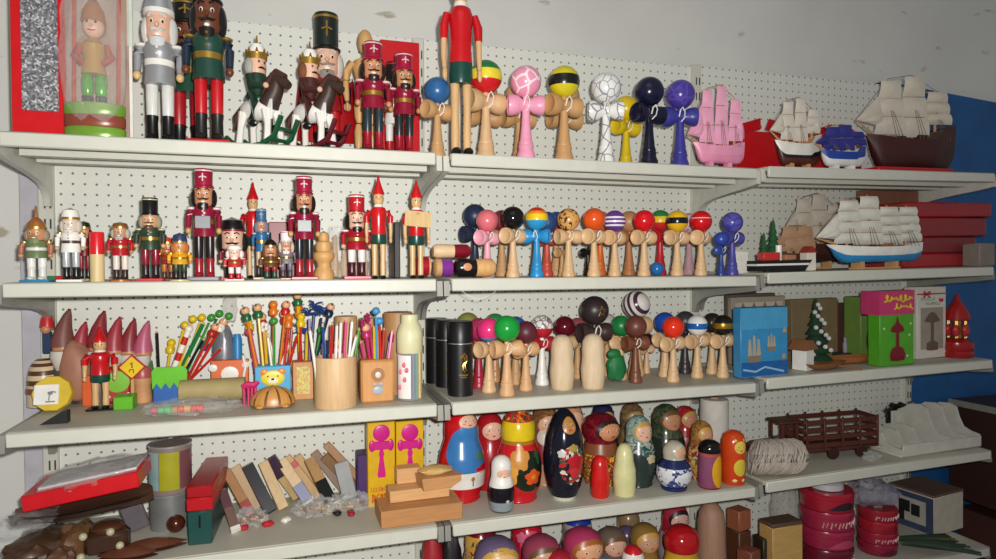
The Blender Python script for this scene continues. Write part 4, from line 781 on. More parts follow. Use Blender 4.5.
for i, c_ in enumerate(cs): MB().path([(L2*i/8, 0, 0), (L2*(i+1)/8-.001, 0, 0)], .0085, M(c_, .3), 10).build('bead', q)
p = at(3, 55, dep(3, 55, 423, .0)); solid('door_wedge', 'wedge', 'small black wedge at the left front edge of the shelf', MB().prism([(-.026, 0), (.026, 0), (.026, .026), (.018, .027)], -.012, .012, M('161616', .5)), p)
# bear box, tortoise, picture box, big cup, house box, bottle
def bear(mb, w, h):
    y = -.0012
    for s in (-1, 1): mb.ell((s*w*.24, y, h*.72), (w*.11, .002, w*.11), M('e8862c', .4), 12, 6)
    mb.ell((0, y-.0005, h*.46), (w*.33, .0025, h*.36), M('e6d32a', .4), 20, 8); mb.ell((0, y-.0025, h*.34), (w*.15, .0025, h*.17), M('f2ecc4', .4), 14, 6); mb.ell((0, y-.005, h*.42), (w*.05, .002, h*.05), BLACK, 8, 5)
    for s in (-1, 1): mb.ell((s*w*.14, y-.003, h*.55), (w*.025, .002, h*.035), BLACK, 8, 5)
    return mb
r, w, h = carton(3, 255, 291, 366, .15, .05, 'light blue pencil box with a yellow bear face', M('4aa6d2', .4), 'pencil_box', 'pencil box')
hb_ = h; bear(MB(), w, h*.62).build('bear_face', r, (0, 0, h*.38))
d = dep(3, 273, 409, .03); p, h = sp(3, 273, 387, d); R = rad(p, 46)
r = thing('wooden_tortoise', 'small wooden tortoise shell box on the front of the shelf', 'tortoise', p); q = MB(); wd = W('c78e48', .35)
for i in range(10):
    a0, a1 = 2*PI*i/10+.06, 2*PI*(i+1)/10-.06
    q.sheet(lambda s, t: (R*math.cos(t*PI/2*.9)*math.cos(a0+(a1-a0)*s), R*.7*math.cos(t*PI/2*.9)*math.sin(a0+(a1-a0)*s), .008+h*.9*math.sin(t*PI/2*.9)), 4, 6, wd)
q.build('shell', r); MB().lathe([(0, .004), (R*.97, .004), (R*.95, .012), (R*.5, h*.7), (0, h*.86)], W('8a5a2c'), 24, Tr(0, 0, 0, 0, 0, 0, (1, .7, 1))).build('body', r)
for x in (-.55, .55):
    for s in (-1, 1): MB().ell((x*R, s*R*.55, .006), (.01, .008, .006), wd, 8, 5).build('foot', r)
p = at(3, 246, .06)+Vector((0, 0, .036)); r = thing('pink_toy_animal', 'small bright pink animal toy left of the bear face box', 'toy', (p.x, .125, LZ[3]))
MB().path([(-.012, 0, .045), (.0, 0, .05), (.016, 0, .048), (.026, 0, .056)], [.006, .009, .008, .004], M('d02c6c', .35), 8).build('body', r)
for x in (-.008, .002, .01, .018): MB().path([(x, 0, .047), (x, 0, .0)], [.0035, .003], M('d02c6c', .35), 6).build('leg', r)
r, w, h = carton(3, 293, 314, 362, .15, .05, 'wooden pencil box with a faded yellow picture', W('c98f58'), 'pencil_box', 'pencil box'); MB().box((0, -.001, h*.52), (w*.62, .002, h*.72), spots(['e0cf6a', 'd8c060', 'b8b890', 'c8a050'], 90, .5), 0).build('picture', r)
d = .055; cupR = cup(3, 314.5, 357, 356, d, 'large plain cylindrical wooden pencil cup', W('d9b384', .5))
r, w, h = carton(3, 361, 395, 360, .05, .055, 'wooden pencil house with a round window and grey figure', W('cf9356', .45), 'pencil_house', 'pencil box', 0, None, .006)
MB().lathe([(0, 0), (w*.17, 0), (w*.17, .002), (0, .003)], M('4a3626', .5), 20, Tr(0, -.0005, h*.66, PI/2)).lathe([(w*.16, 0), (w*.2, .001), (w*.2, .004), (w*.16, .004)], W('a8703c'), 20, Tr(0, 0, h*.66, PI/2)).build('round_window', r)
MB().ell((0, -.003, h*.66), (w*.1, .002, w*.11), M('d8d4d0'), 12, 6).build('mouse', r); q = MB(); q.ell((0, -.001, h*.3), (w*.16, .002, w*.13), M('a9b4c0'), 12, 6).ell((-w*.1, -.001, h*.44), (w*.06, .002, w*.06), M('a9b4c0'), 10, 5).ell((w*.1, -.001, h*.44), (w*.06, .002, w*.06), M('a9b4c0'), 10, 5).build('grey_figure', r)
cup(3, 335, 358, 316, .22, 'plain wooden cylinder behind the big pencil cup', W('c9a070'), 'wooden_cylinder', 'wooden cylinder', group='plain wooden cylinders', hollow=False)
cup(3, 359, 379, 318, .23, 'plain wooden cylinder behind the magenta pencil toppers', W('bf9464'), 'wooden_cylinder', 'wooden cylinder', group='plain wooden cylinders', hollow=False)
cup(3, 384, 413, 312, .17, 'wide tall wooden cylinder behind the cream bottle', W('b98a5c'), 'wooden_cylinder', 'wooden cylinder', group='plain wooden cylinders', hollow=False)
d = dep(3, 410, 401, .028); p, h = sp(3, 410, 314, d); R = rad(p, 26.5)
r = thing('pencil_bottle', 'cream-topped clear bottle filled with coloured pencils', 'bottle', p)
MB().lathe([(R*.96, h*.55), (R*1.0, h*.56), (R*1.0, h*.78), (R*.82, h*.87), (R*.66, h*.9), (R*.66, h*.99), (R*.6, h), (0, h)], M('ded8ac', .4), 26).build('cap', r)
MB().lathe([(0, .001), (R*.94, .001), (R*.97, .004), (R*.97, h*.56)], film('ffffff', .8, .1, 8), 26).build('clear_body', r)
cs = ['3a5f7c', '3f7f6a', 'e4c62c', 'c86a2a', '3a5f86', '4a6f88', '7a3a4a', '3a7a8c', '5a8a4a', 'b84a3a']
for i, c_ in enumerate(cs):
    a = -PI*.5+.15+i*.4; MB().path([(R*.78*math.cos(a), R*.78*math.sin(a), .004), (R*.78*math.cos(a), R*.78*math.sin(a), h*.55)], .0046, M(c_, .4), 6).build('pencil', r)
q = MB(); vs_ = []; q.sheet(lambda s, t: (R*.99*math.sin(-1.25+1.15*s), -R*.99*math.cos(-1.25+1.15*s), .006+h*.5*t), 8, 2, M('f0e8e4', .5)).build('label', r); q = MB()
for a, z, k in ((-.9, .34, .05), (-.6, .42, .04), (-.55, .25, .05), (-.95, .16, .05), (-.4, .36, .03)): q.ell((R*math.sin(a), -R*math.cos(a), h*z), (.006, .002, .007), M('d86a80', .5), 8, 5)
q.build('label_flowers', r)
# ---- pencils: each stands in a holder and leans outwards; tips given by column and row
TOPN = {'fig': 'figure', 'ball': 'ball', 'fluff': 'tinsel', 'heart': 'flower', 'plain': ''}
def pencil(ub, vb, d, ut, vt, dt, col, top, tcol, label, group, cat='pencil', r=.0036, striped=None):
    a = onY(ub, vb, d); b = onY(ut, vt, dt); L = (b-a).length; zax = (b-a).normalized()
    o = bpy.data.objects.new('pencil', None); C.objects.link(o); o.location = a; o.rotation_euler = zax.to_track_quat('Z', 'Y').to_euler(); tag(o, label, cat, group)
    if striped:
        q = MB(); k = 8
        for i in range(k): q.path([(0, 0, L*i/k), (0, 0, L*(i+1)/k)], r, M(striped[i % 2], .3), 9)
        q.build('shaft', o)
    else: MB().path([(0, 0, 0), (0, 0, L*.93 if top != 'plain' else L)], r, M(col, .3), 6).build('shaft', o)
    m = M(tcol or col, .3)
    if top == 'plain': MB().path([(0, 0, L), (0, 0, L+.006)], [r, .001], W('d9b384'), 6).build('tip', o)
    elif top == 'ball': MB().ell((0, 0, L), .0098, m, 14, 9).build('ball', o)
    elif top == 'fluff':
        q = MB(); rn = random.Random(int(ut*7))
        for i in range(16): a_ = rn.uniform(0, 6.28); e_ = rn.uniform(-.5, 1.3); q.path([(0, 0, L-.004), (.012*math.cos(a_)*math.cos(e_), .012*math.sin(a_)*math.cos(e_), L+.012*math.sin(e_)), (.022*math.cos(a_)*math.cos(e_*.6), .022*math.sin(a_)*math.cos(e_*.6), L+.018*math.sin(e_)-.003)], .0018, m, 4)
        q.build('tinsel', o)
    elif top == 'heart':
        q = MB()
        for i in range(5): a_ = i*1.257; q.ell((.008*math.cos(a_), -.003, L+.008*math.sin(a_)), (.0065, .004, .0065), m, 8, 5)
        q.build('flower', o)
    else:
        MB().lathe([(0, -.018), (.008, -.016), (.0095, -.006), (.006, .001), (0, .002)], m, 10, Tr(0, 0, L, 0, 0, 0, (1.25, 1.25, 1.1))).build('figure_body', o)
        h_ = MB().ell((0, 0, L+.008), .0108, m if int(ut) % 2 else M('e8b088', .4), 10, 7).build('figure_head', o)
        for s in (-1, 1): MB().ell((s*.007, 0, L+.014), (.003, .003, .005), m, 6, 4).build('ear', h_); MB().path([(s*.007, 0, L-.004), (s*.014, -.002, L-.008)], [.003, .0025], m, 5).build('figure_arm', o)
CN = {'c8281e': 'red', '1f6a3a': 'green', 'e07a20': 'orange', 'e3c01c': 'yellow', '2a4a8c': 'blue', 'd8407c': 'pink', 'efeae2': 'white', '1c1a1c': 'black', '6a2f86': 'purple', 'b0281e': 'dark red', '3f9a3a': 'light green', '1d2a4a': 'navy', 'c0246a': 'magenta', '4a9ad0': 'light blue', 'd8d0c4': 'pale', '2f7f5a': 'teal'}
G = 'pencils with toppers standing in the left boxes'
lst = [(262, 395, 246, 314, 'e07a20', 'fig', '1f6a3a'), (266, 394, 258, 311, 'e3c01c', 'fig', '1f6a3a'), (272, 394, 273.5, 308, 'c8281e', 'fig', 'e07a20'), (277, 394, 286, 308, 'e07a20', 'fig', 'c8281e'), (301, 392, 298, 299, 'e3c01c', 'fig', '1f6a3a'), (303, 390, 299, 311, 'c8281e', 'fig', 'e07a20'), (308, 392, 315, 306, '2a4a8c', 'fluff', '2a4a8c'),
       (269, 396, 262.5, 320, 'c8281e', 'fig', 'b0281e'), (264, 396, 249, 325, 'd8407c', 'fig', 'e3c01c'), (274, 396, 274, 321, '3f9a3a', 'ball', '3f9a3a'), (281, 396, 289, 321, 'c8281e', 'fig', 'e07a20'), (299, 394, 301, 320, 'c8281e', 'fig', 'e3c01c'), (310, 394, 309, 313, '6a2f86', 'fluff', '2a4a8c'), (260, 397, 249, 332, 'd8407c', 'ball', 'd8407c'), (268, 398, 265, 327, 'e3c01c', 'heart', 'efeae2'), (279, 398, 299, 331, 'c8281e', 'fluff', '2a4a8c'), (311, 396, 322, 312, '1d2a4a', 'fluff', '2a4a8c'), (297, 396, 284, 317, 'e07a20', 'fig', 'c8281e'), (276, 399, 268, 338, 'd8d0c4', 'plain', ''), (283, 399, 268, 335, 'efeae2', 'plain', ''), (271, 399, 288, 345, 'efeae2', 'plain', ''), (305, 398, 307, 333, 'e3c01c', 'plain', ''), (300, 398, 312, 335, '2f7f5a', 'plain', ''), (306, 396, 330, 310, '1d2a4a', 'fig', '1d2a4a'), (309, 398, 321, 330, '3f9a3a', 'ball', '3f9a3a'), (288, 399, 283, 336, 'c8281e', 'plain', ''), (286, 397, 292, 330, 'b0281e', 'plain', '')]
PO = ['first', 'second', 'third', 'fourth', 'fifth', 'sixth', 'seventh', 'eighth', 'ninth', 'tenth']
def sticks(lst, where, group, d0, dstep=.005, dspread=1):
    order = sorted(range(len(lst)), key=lambda i: lst[i][2]); seen = {}
    lab = {}
    for i in order:
        e = lst[i]; k = (CN[e[4]], e[5], e[6]); seen.setdefault(k, []).append(i)
    for k, ids in seen.items():
        for j, i in enumerate(ids):
            t = TOPN[k[1]]; s = f'{k[0]} pencil '+(f'with {CN.get(k[2], k[2])} {t} ' if t else '')+where
            lab[i] = s if len(ids) == 1 else s+f', {PO[j]} from left'
    for i, e in enumerate(lst): pencil(e[0], e[1], d0+dstep*(i % 9), e[2], e[3], d0+dstep*(i % 9)*dspread+.008, e[4], e[5], e[6], lab[i], group)
sticks(lst, 'behind the bear face box', G, .155, .0075)
lst = [(168, 392, 185, 325, 'e3c01c', 'ball', 'e3c01c'), (172, 392, 193, 319, 'e3c01c', 'ball', 'e3c01c'), (176, 392, 202, 317.5, 'e3c01c', 'ball', 'e3c01c'), (178, 392, 211.5, 317.5, '3f9a3a', 'ball', '3f9a3a'), (181, 392, 219.5, 313.5, '1f6a3a', 'ball', '3f9a3a'), (183, 392, 229, 316, '1f6a3a', 'ball', '3f9a3a'), (180, 394, 206, 343, 'c8281e', 'fig', '2a4a8c'), (164, 394, 171, 346, 'e3c01c', 'fig', 'e3c01c'), (175, 395, 221, 349, 'c8281e', 'plain', ''), (160, 395, 157, 333, '1c1a1c', 'plain', ''), (172, 395, 203, 340, '1c1a1c', 'plain', ''), (178, 395, 214, 330, 'c8281e', 'fig', 'b0281e'), (183, 394, 222, 325, 'c8281e', 'fig', 'efeae2')]
sticks(lst, 'in the green hills box', 'pencils in the green hills box', .222, .0065)
pencil(165, 392, .225, 189, 329, .225, 'c8281e', 'ball', 'efeae2', 'thick red and white striped candy cane pencil in the green hills box', 'pencils in the green hills box', r=.0075, striped=('c8281e', 'efeae2'))
pencil(170, 393, .24, 203, 324, .24, '1f7a3a', 'plain', '', 'thick dark green giant pencil beside the candy cane one', 'pencils in the green hills box', r=.006)
lst = [(320, 400, 310, 331, 'efeae2', 'plain', ''), (326, 400, 323, 327, '2a4a8c', 'plain', ''), (330, 400, 332, 325, 'c8281e', 'plain', ''), (334, 400, 337, 326, 'efeae2', 'plain', ''), (338, 400, 341, 323, 'efeae2', 'plain', ''), (342, 400, 346, 322, 'd8407c', 'plain', ''), (346, 400, 352, 322, 'efeae2', 'plain', ''), (349, 400, 359, 330, '3f9a3a', 'plain', ''), (335, 402, 338, 346, 'd8407c', 'fig', 'd8407c'), (340, 402, 356, 337, 'efeae2', 'plain', ''), (329, 402, 327, 340, '1d2a4a', 'plain', '')]
sticks(lst, 'in the large plain wooden cup', 'pencils in the large plain wooden cup', .038, .005)
lst = [(376, 396, 364, 324, 'c0246a', 'heart', 'c0246a'), (378, 396, 376, 311, '4a9ad0', 'ball', '4a9ad0'), (381, 396, 379.5, 321, 'c8281e', 'ball', '4a9ad0'), (376, 397, 374, 328, 'e3c01c', 'plain', ''), (379, 397, 379, 330, 'e3c01c', 'plain', ''), (382, 396, 390, 338, '6a2f86', 'heart', '6a2f86'), (373, 397, 361, 343, 'd8407c', 'plain', ''), (377, 395, 369, 318, 'c0246a', 'heart', 'c0246a'), (380, 395, 384, 330, 'c8281e', 'plain', ''), (374, 395, 366, 331, 'c8281e', 'fig', 'c0246a'), (384, 396, 392, 332, 'd8407c', 'plain', '')]
sticks(lst, 'in the wooden pencil house', 'pencils in the wooden pencil house', .058, .005)
# ================================================================ third shelf, middle
def tube(u0, u1, vt, vb, label):
    R0 = .03; d = dep(3, (u0+u1)/2, vb, R0); p, h = sp(3, (u0+u1)/2, vt, d); R = rad(p, u1-u0)
    r = thing('black_tube', label, 'tube', p, 'matte black tubes'); m = M('121214', .4)
    MB().lathe([(0, 0), (R, 0), (R, h*.7), (0, h*.7)], m, 28).build('tube', r); MB().lathe([(R*.98, h*.7), (R*.98, h*.712), (0, h*.712)], SILV, 28).build('seam_ring', r); MB().lathe([(0, h*.71), (R*1.01, h*.712), (R*1.01, h*.985), (R*.93, h), (0, h)], m, 28).build('cap', r)
    q = MB(); pr = [(R, 0), (R, h)]
    pts = [(-.28, .5), (-.1, .56), (.1, .52), (.12, .46), (-.05, .42), (-.02, .36), (.12, .33)]
    for dx, dz in ((0, 0), (.16, .02)): q.path([surf(pr, a+dx, h*(z+dz), .0008) for a, z in pts], .0022, GOLD, 5)
    q.path([surf(pr, a, h*.29, .0008) for a in (-.35, -.1, .15, .35)], .0022, GOLD, 5); q.path([surf(pr, a, h*.26, .0008) for a in (-.25, 0, .25)], .0016, GOLD, 5); q.build('gold_emblem', r)
tube(448, 473, 321, 397, 'front matte black tube with gold emblem'); tube(436, 458, 319.5, 388, 'middle matte black tube partly behind the front one'); tube(426, 447, 318, 384, 'rearmost matte black tube at the left')
K3 = 'kendamas on the third shelf'
def kf(u, vt, vb, label, *a, **k): kendama(3, u, vt, dep(3, u, vb, .018), label, *a, group=K3, **k)
P_ = M('e8387c', .2); kf(487, 317.5, 393, 'wooden kendama with a hot pink ball and blue base', WOOD, P_, [(.2, M('4a8ac8', .2)), (1, P_)], rz=.5)
kf(504, 315, 396, 'wooden kendama with a bright green ball and pale line', W('d9a878'), M('189a3a', .2), rz=.1)
kf(526, 321, 392, 'wooden kendama with a dull maroon ball', W('d9a878'), M('5e2430', .45), rz=.5)
kendama(3, 542, 315, .15, 'kendama with a white and red crackled ball and white handle', WHITE, M('c02430'), [(.45, M('c0222e')), (1, crackle('e8e4de', '8c7a7a', 60, .05))], ken2=M('b8202c'), group=K3, rz=.3)
kendama(3, 566, 316, .17, 'wooden kendama with a shiny dark red ball behind the blank dolls', WOOD, M('5c1020', .15), group=K3, rz=.4)
kendama(3, 470, 313, .2, 'wooden kendama with an olive ball in the back row', WOOD, M('8a8a4a', .4), group=K3, rz=.5)
kendama(3, 478, 318, .16, 'dark pink kendama behind the hot pink ball', M('a8243c'), M('b0305a', .4), group=K3, rz=-.4)
kendama(3, 497, 314, .21, 'green kendama in the back row', M('c08a5c'), M('2a8a4a', .4), group=K3, rz=.6)
kendama(3, 514, 316, .19, 'wooden kendama with a blue ball in the back row', WOOD2, M('2a5aa0', .3), group=K3, rz=.5)
kendama(3, 594, 296, .12, 'large dark brown kendama with a gold star on its ball', M('3c2c2a', .4), M('33262a', .4), group=K3, rz=.1, star=True)
kendama(3, 579, 318, .2, 'wooden kendama with a red and grey ball behind the star kendama', WOOD2, M('9c4a52', .4), group=K3, rz=.4)
kendama(3, 612, 314, .2, 'wooden kendama with a pale grey ball in the back row', WOOD2, M('b8b4ac', .5), group=K3, rz=.4)
kendama(3, 620, 315, .17, 'wooden kendama with a green ball right of the star kendama', WOOD, M('1c7c40', .35), group=K3, rz=.6)
kf(632, 315, 383, 'brown kendama with a brown ball', M('7a4630', .4), M('6c3c30', .4), rz=.1)
Q1, Q2 = M('e4dcd8', .25), M('4a3040', .25)
kendama(3, 637, 291, .2, 'tall kendama with a white and dark swirl ball', WOOD, Q1, [(i/9, Q1 if i % 2 else Q2) for i in range(1, 10)], group=K3, rz=.3, brx=1.25)
kendama(3, 648, 333, .22, 'small wooden kendama with a black ball at the back', WOOD, M('2a1c1c', .3), group=K3, rz=.3)
kendama(3, 664, 312, .16, 'wooden kendama with a royal blue ball', WOOD, M('1c4aa8', .3), group=K3, rz=.4)
kf(673, 316.5, 383, 'wooden kendama with a glossy orange-red ball, third shelf', WOOD, M('e8341c', .15), rz=.4)
kendama(3, 685, 311, .19, 'dark grey kendama in the back row beside the orange-red ball', M('3a3438'), M('3c3640', .4), group=K3, rz=.4)
WB = M('eceae4', .2); kf(702, 315.5, 380, 'wooden kendama with a white ball and blue stripe', WOOD, WB, [(.34, WB), (.62, M('1f5fae', .2)), (1, WB)], rz=.35)
kendama(3, 713, 313, .15, 'wooden kendama with a dark ball behind the blue-striped one', WOOD, M('2c2420', .3), group=K3, rz=.3)
BB = M('231a16', .15); kf(725, 315, 379, 'wooden kendama with a black and gold ball', WOOD, BB, [(.36, BB), (.62, M('a8842c', .3, .6)), (1, BB)], rz=.35)
for u, vt, vb, s in ((562, 334.5, 391, 'left one'), (592, 333, 389, 'right one')):
    blank(3, u, vt, dep(3, u, vb, .03), 'plain unpainted wooden peg doll, '+s+' of the pair', BLANK, [(0, 0), (.18, 0), (.2, .03), (.215, .2), (.225, .35), (.205, .52), (.2, .62), (.205, .72), (.19, .86), (.14, .95), (.07, .99), (0, 1)], 1.02, 'blank peg dolls on the third shelf')
p, h = sp(3, 617, 349, .12); r = thing('green_leaf_toy', 'green felt leaf-shaped toy behind the right blank doll', 'toy', p)
blob(MB(), (0, 0, h*.42), (.03, .015, h*.44), M('16703a', .6), .07, 4, seed=3).build('leaf', r); MB().ell((-.01, 0, h*.85), (.022, .012, .016), M('16703a', .6), 10, 6).build('tip', r)
# ================================================================ third shelf, right
for u0, u1, vt, d, s in ((714, 776, 294, .268, 'dark-topped grey'), (718, 786, 297, .238, 'cream')):
    r, w, h = carton(3, u0+14, u1, vt, d, .02, f'{s} picture frame standing behind the blue ship box', M('9a9080' if s == 'cream' else '5a5048', .6), 'picture_frame', 'picture frame', 0, 'frames behind the blue ship box'); MB().box((0, -.001, h/2), (w*.86, .002, h*.84), M('b9b09c' if s == 'cream' else '8a8070', .6)).build('picture', r)
    q = MB()
    for i in range(4): q.prism([(-w*.36+i*w*.2, h*.8), (-w*.3+i*w*.2, h*.92), (-w*.24+i*w*.2, h*.8)], -.0035, -.001, M('7c6c5c', .6))
    if s == 'cream': q.build('drawing', r)
d = dep(3, 752, 377, 0); r, w, h = carton(3, 741, 788, 306.5, d, .035, 'bright blue box printed with golden sailing ships', M('3488bc', .4), 'ship_box', 'box', .0)
q = MB(); q.box((0, -.0006, h*.84), (w*.98, .001, h*.3), M('4698c4', .4)).build('printed_sky', r); MB().box((0, -.0008, h*.12), (w*.98, .001, h*.2), M('1a5a9c', .4)).build('printed_sea', r)
for cx, cz, s in ((-.24, .3, 1.1), (.13, .42, .7), (.42, .62, .3), (.4, .24, .3)):
    q = MB(); S = w*.3*s; x, z = cx*w, cz*h
    q.prism([(x-S*.45, z), (x-S*.3, z-S*.3), (x+S*.35, z-S*.3), (x+S*.5, z+S*.02)], -.0024, -.001, M('8a7250', .5))
    for i in range(3): xx = x-S*.3+i*S*.28; q.prism([(xx-S*.06, z+S*.04), (xx+S*.2, z+S*.06), (xx+S*.12, z+S*(1.1-.2*abs(i-1))), (xx, z+S*(1.15-.2*abs(i-1)))], -.0022, -.001, M('a8a088', .5))
    q.build('printed_ship', r)
q = MB(); q.path([(-w*.46, -.001, h*.12), (-w*.2, -.001, h*.08), (0, -.001, h*.14), (w*.4, -.001, h*.06)], .003, M('9cc4dc', .5), 5).build('printed_wave', r)
r, w, h = carton(3, 792, 838, 299, .22, .03, 'brown kraft box standing behind the green bauble tree', M('7a6a4a', .7), 'kraft_box', 'box'); MB().box((w*.5+.001, .015, h*.5), (.004, .03, h*.9), M('7c2420', .5)).build('red_edge', r)
tree(3, 816, 299, .11, 'larger green toy tree with white baubles by the blue box', M('103820', .8), M('c8c6c0', .5), 'bauble trees', .6)
p, h = sp(3, 803, 340, .075); r = thing('toy_house', 'small white toy house with brown roof under the bauble tree', 'toy house', p, rz=.3)
MB(h).box((0, 0, .36), (.46, .5, .72), WHITE, .01).build('wall', r); MB(h).prism([(-.4, .68), (.4, .68), (.05, 1), (-.05, 1)], -.32, .32, M('8a5a3c', .6)).build('roof', r); MB(h).box((.235, 0, .36), (.02, .3, .72), M('8c2438')).build('red_side', r)
r, w, h = carton(3, 834, 858, 303, .24, .02, 'dark brown box with a slanting red ribbon behind the wooden boats', M('4a3a30', .6), 'ribbon_box', 'box'); MB().box((-w*.1, -.002, h*.5), (w*.16, .003, h*1.02), M('9c2028', .4), 0, Tr(0, 0, 0, 0, .1)).build('ribbon', r)
r, w, h = carton(3, 861, 886, 297, .14, .07, 'green and yellow box half behind the pink and green one', M('6a8a3c', .5), 'toy_box', 'box'); MB().box((0, -.001, h*.85), (w*.98, .002, h*.3), M('5a2430', .5)).build('top_panel', r); q = MB(); scribble(q, -w*.4, w*.4, h*.74, h*.1, -.003, M('c9a82c', .5), .004, 4, 6); q.build('lettering', r); MB().ell((-w*.1, -.002, h*.3), (w*.22, .002, h*.2), M('3a3a28', .5), 12, 6).build('printed_toy', r)
d = dep(3, 896, 366, 0); r, w, h = carton(3, 880, 914, 291, d, .045, 'pink and green box with a red carousel picture and yellow lettering', M('52a424', .45), 'carousel_box', 'box')
MB().box((0, -.001, h*.84), (w, .002, h*.32), M('c83a70', .45)).build('pink_panel', r); MB().box((-w*.5-.001, .035, h*.84), (.002, .07, h*.32), M('c83a70', .45)).build('pink_side', r)
q = MB(); cursive(q, -w*.38, w*.42, h*.85, h*.1, -.003, M('d8c42a', .4), .0036, 6); cursive(q, -w*.1, w*.44, h*.75, h*.08, -.003, M('d8c42a', .4), .003, 4); q.build('yellow_lettering', r)
q = MB(); q.lathe([(0, .06), (.24, .07), (.27, .16), (.2, .24), (.06, .27), (.05, .46), (.24, .48), (.2, .54), (.06, .6), (.02, .68), (0, .69)], M('7a1420', .4), 16, Tr(0, -.002, 0, 0, 0, 0, (w*.85, .004, h*.95))).build('printed_carousel', r)
q = MB()
for x, z in ((.36, .4), (.3, .12), (-.38, .5), (.4, .55)): q.ell((x*w, -.001, z*h), (.004, .001, .004), M('c8dca0'), 7, 4)
q.build('printed_dots', r)
r, w, h = carton(3, 917, 946, 287, .085, .05, 'white gift box with a window, red bow and small heart', M('d6d0c4', .5), 'white_box', 'box')
MB().box((0, -.001, h*.42), (w*.76, .002, h*.58), M('9a9080', .25)).build('window', r); MB().box((0, -.001, h*.9), (w, .002, .004), M('b0283a', .5)).build('ribbon', r)
q = MB()
for s in (-1, 1): q.path([(-w*.2, -.003, h*.9), (-w*.2+s*.012, -.006, h*.9+.009), (-w*.2+s*.018, -.004, h*.9-.002), (-w*.2, -.003, h*.9)], .0022, M('a82434', .5), 6); q.path([(-w*.2, -.003, h*.9), (-w*.2+s*.014, -.004, h*.9-.012)], .0022, M('a82434', .5), 5)
q.build('bow', r); q = MB(); q.ell((w*.28, -.001, h*.815), (.005, .0015, .005), M('b81c28'), 8, 5).ell((w*.36, -.001, h*.815), (.005, .0015, .005), M('b81c28'), 8, 5).prism([(w*.22, h*.81), (w*.42, h*.81), (w*.32, h*.775)], -.0025, -.001, M('b81c28')).build('heart', r)
q = MB(); scribble(q, -w*.4, w*.1, h*.81, h*.035, -.002, M('7a9a8a', .5), .0012, 7, 3); scribble(q, -w*.22, w*.3, h*.75, h*.035, -.002, M('8a8c88', .5), .0012, 9, 4); q.build('lettering', r)
q = MB(); q.lathe([(0, .12), (.2, .13), (.2, .24), (.05, .27), (.05, .55), (.28, .58), (.1, .7), (0, .72)], M('6a5248', .5), 14, Tr(0, -.003, 0, 0, 0, 0, (w, .003, h*.9))).build('carousel_inside', r)
p, h = sp(3, 957, 294, .08); r = thing('carousel_ornament', 'red carousel ornament beside the white gift box', 'ornament', p); cr = M('9c1c1c', .25)
MB(h).lathe([(0, 0), (.22, 0), (.235, .06), (.21, .1), (.235, .14), (.22, .24), (.13, .3), (0, .3)], cr, 22).build('base', r); MB(h).lathe([(.03, .28), (.06, .3), (.05, .6), (0, .6)], GOLD, 12).build('pole', r); MB(h).lathe([(.17, .58), (.185, .6), (.16, .72), (.08, .84), (.035, .92), (.015, 1), (0, 1)], cr, 20).build('canopy', r)
for i in range(6): a = i*PI/3; MB(h).ell((.13*math.sin(a), -.13*math.cos(a), .42), (.05, .05, .1), M('b8302c', .3), 8, 6).build('horse', r); MB(h).path([(.13*math.sin(a), -.13*math.cos(a), .3), (.13*math.sin(a), -.13*math.cos(a), .6)], .012, GOLD, 5).build('rod', r)
def bowlboat(u, v, d, L, label, col, rz):
    p = at(3, u, d); q = MB(); q.lathe([(0, .0), (.25, .004), (.42, .02), (.5, .045), (.47, .045), (.38, .03), (0, .02)], W(col, .3), 22, Tr(0, 0, 0, 0, 0, 0, (L, L*.36, .5))); solid('wooden_dish', 'dish', label, q, p, 'flat wooden dishes', rz)
bowlboat(826, 362, .05, .17, 'flat leaf-shaped wooden dish in front of the bauble tree', '8a5a34', .15); bowlboat(850, 360, .11, .19, 'copper-coloured oval wooden dish left of the carousel box', 'b06a3c', -.1)
p = at(3, 846, .02); solid('wooden_stick', 'stick', 'short thin wooden stick poking over the shelf edge', MB().path([(-.02, .02, .012), (.02, -.04, .006)], .003, W('8a5a38'), 7), p)
p = at(3, 848, .2); r = thing('bottle_pair', 'two tiny grey and white figures behind the copper dish', 'figurines', p)
for x in (-.012, .012): MB().lathe([(0, 0), (.008, 0), (.009, .03), (.005, .036), (.006, .05), (0, .055)], M('8c8c90', .4), 10, Tr(x, 0, .02)).build('figurine', r)
MB().box((0, 0, .01), (.1, .05, .02), M('2c3a28', .6), .002).build('base', r)
# ================================================================ fourth shelf, left
def can(u0, u1, z0, z1, d, label, pan):
    p = at(4, (u0+u1)/2, d); R = rad(p, u1-u0); h = z1-z0; r = thing('tin_can', label, 'tin can', (p.x, p.y, p.z+z0), 'stacked tin cans', .25)
    q = MB(); q.lathe([(0, 0), (R, 0), (R, h)], pan[0], 30); q.build('can', r); MB().lathe([(R*.97, h-.003), (R*1.03, h-.002), (R*1.03, h+.002), (R*.95, h+.002), (R*.95, h*.6)], SILV, 30).build('rim', r)
    for i, m in enumerate(pan[1:]):
        q = MB(); a0 = -1.55+i*.95; q.sheet(lambda s, t: ((R+.0006)*math.sin(a0+.9*s), -(R+.0006)*math.cos(a0+.9*s), .012+(h-.024)*t), 8, 1, m).build('painted_panel', r)
    return r
cd = .205; ch = onY(170, 443, cd).z-LZ[4]
can(150, 192, .0, ch*.42, cd, 'plain grey tin can under the painted one', [M('9a9a98', .35, .5)])
can(149.5, 193, ch*.42+.003, ch, cd, 'tin can painted in light blue and yellow, on the grey one', [M('8a7a72', .4), M('8fb0b0', .4), M('a8a41c', .4), M('7a4a50', .4)])
p, _ = sp(4, 176, 520, dep(4, 176, 535, .018)); R = .021
solid('wooden_ball', 'ball', 'dark brown polished wooden ball beside the red boxes', MB().ell((0, 0, R), R, W('4a2014', .2), 22, 14), p)
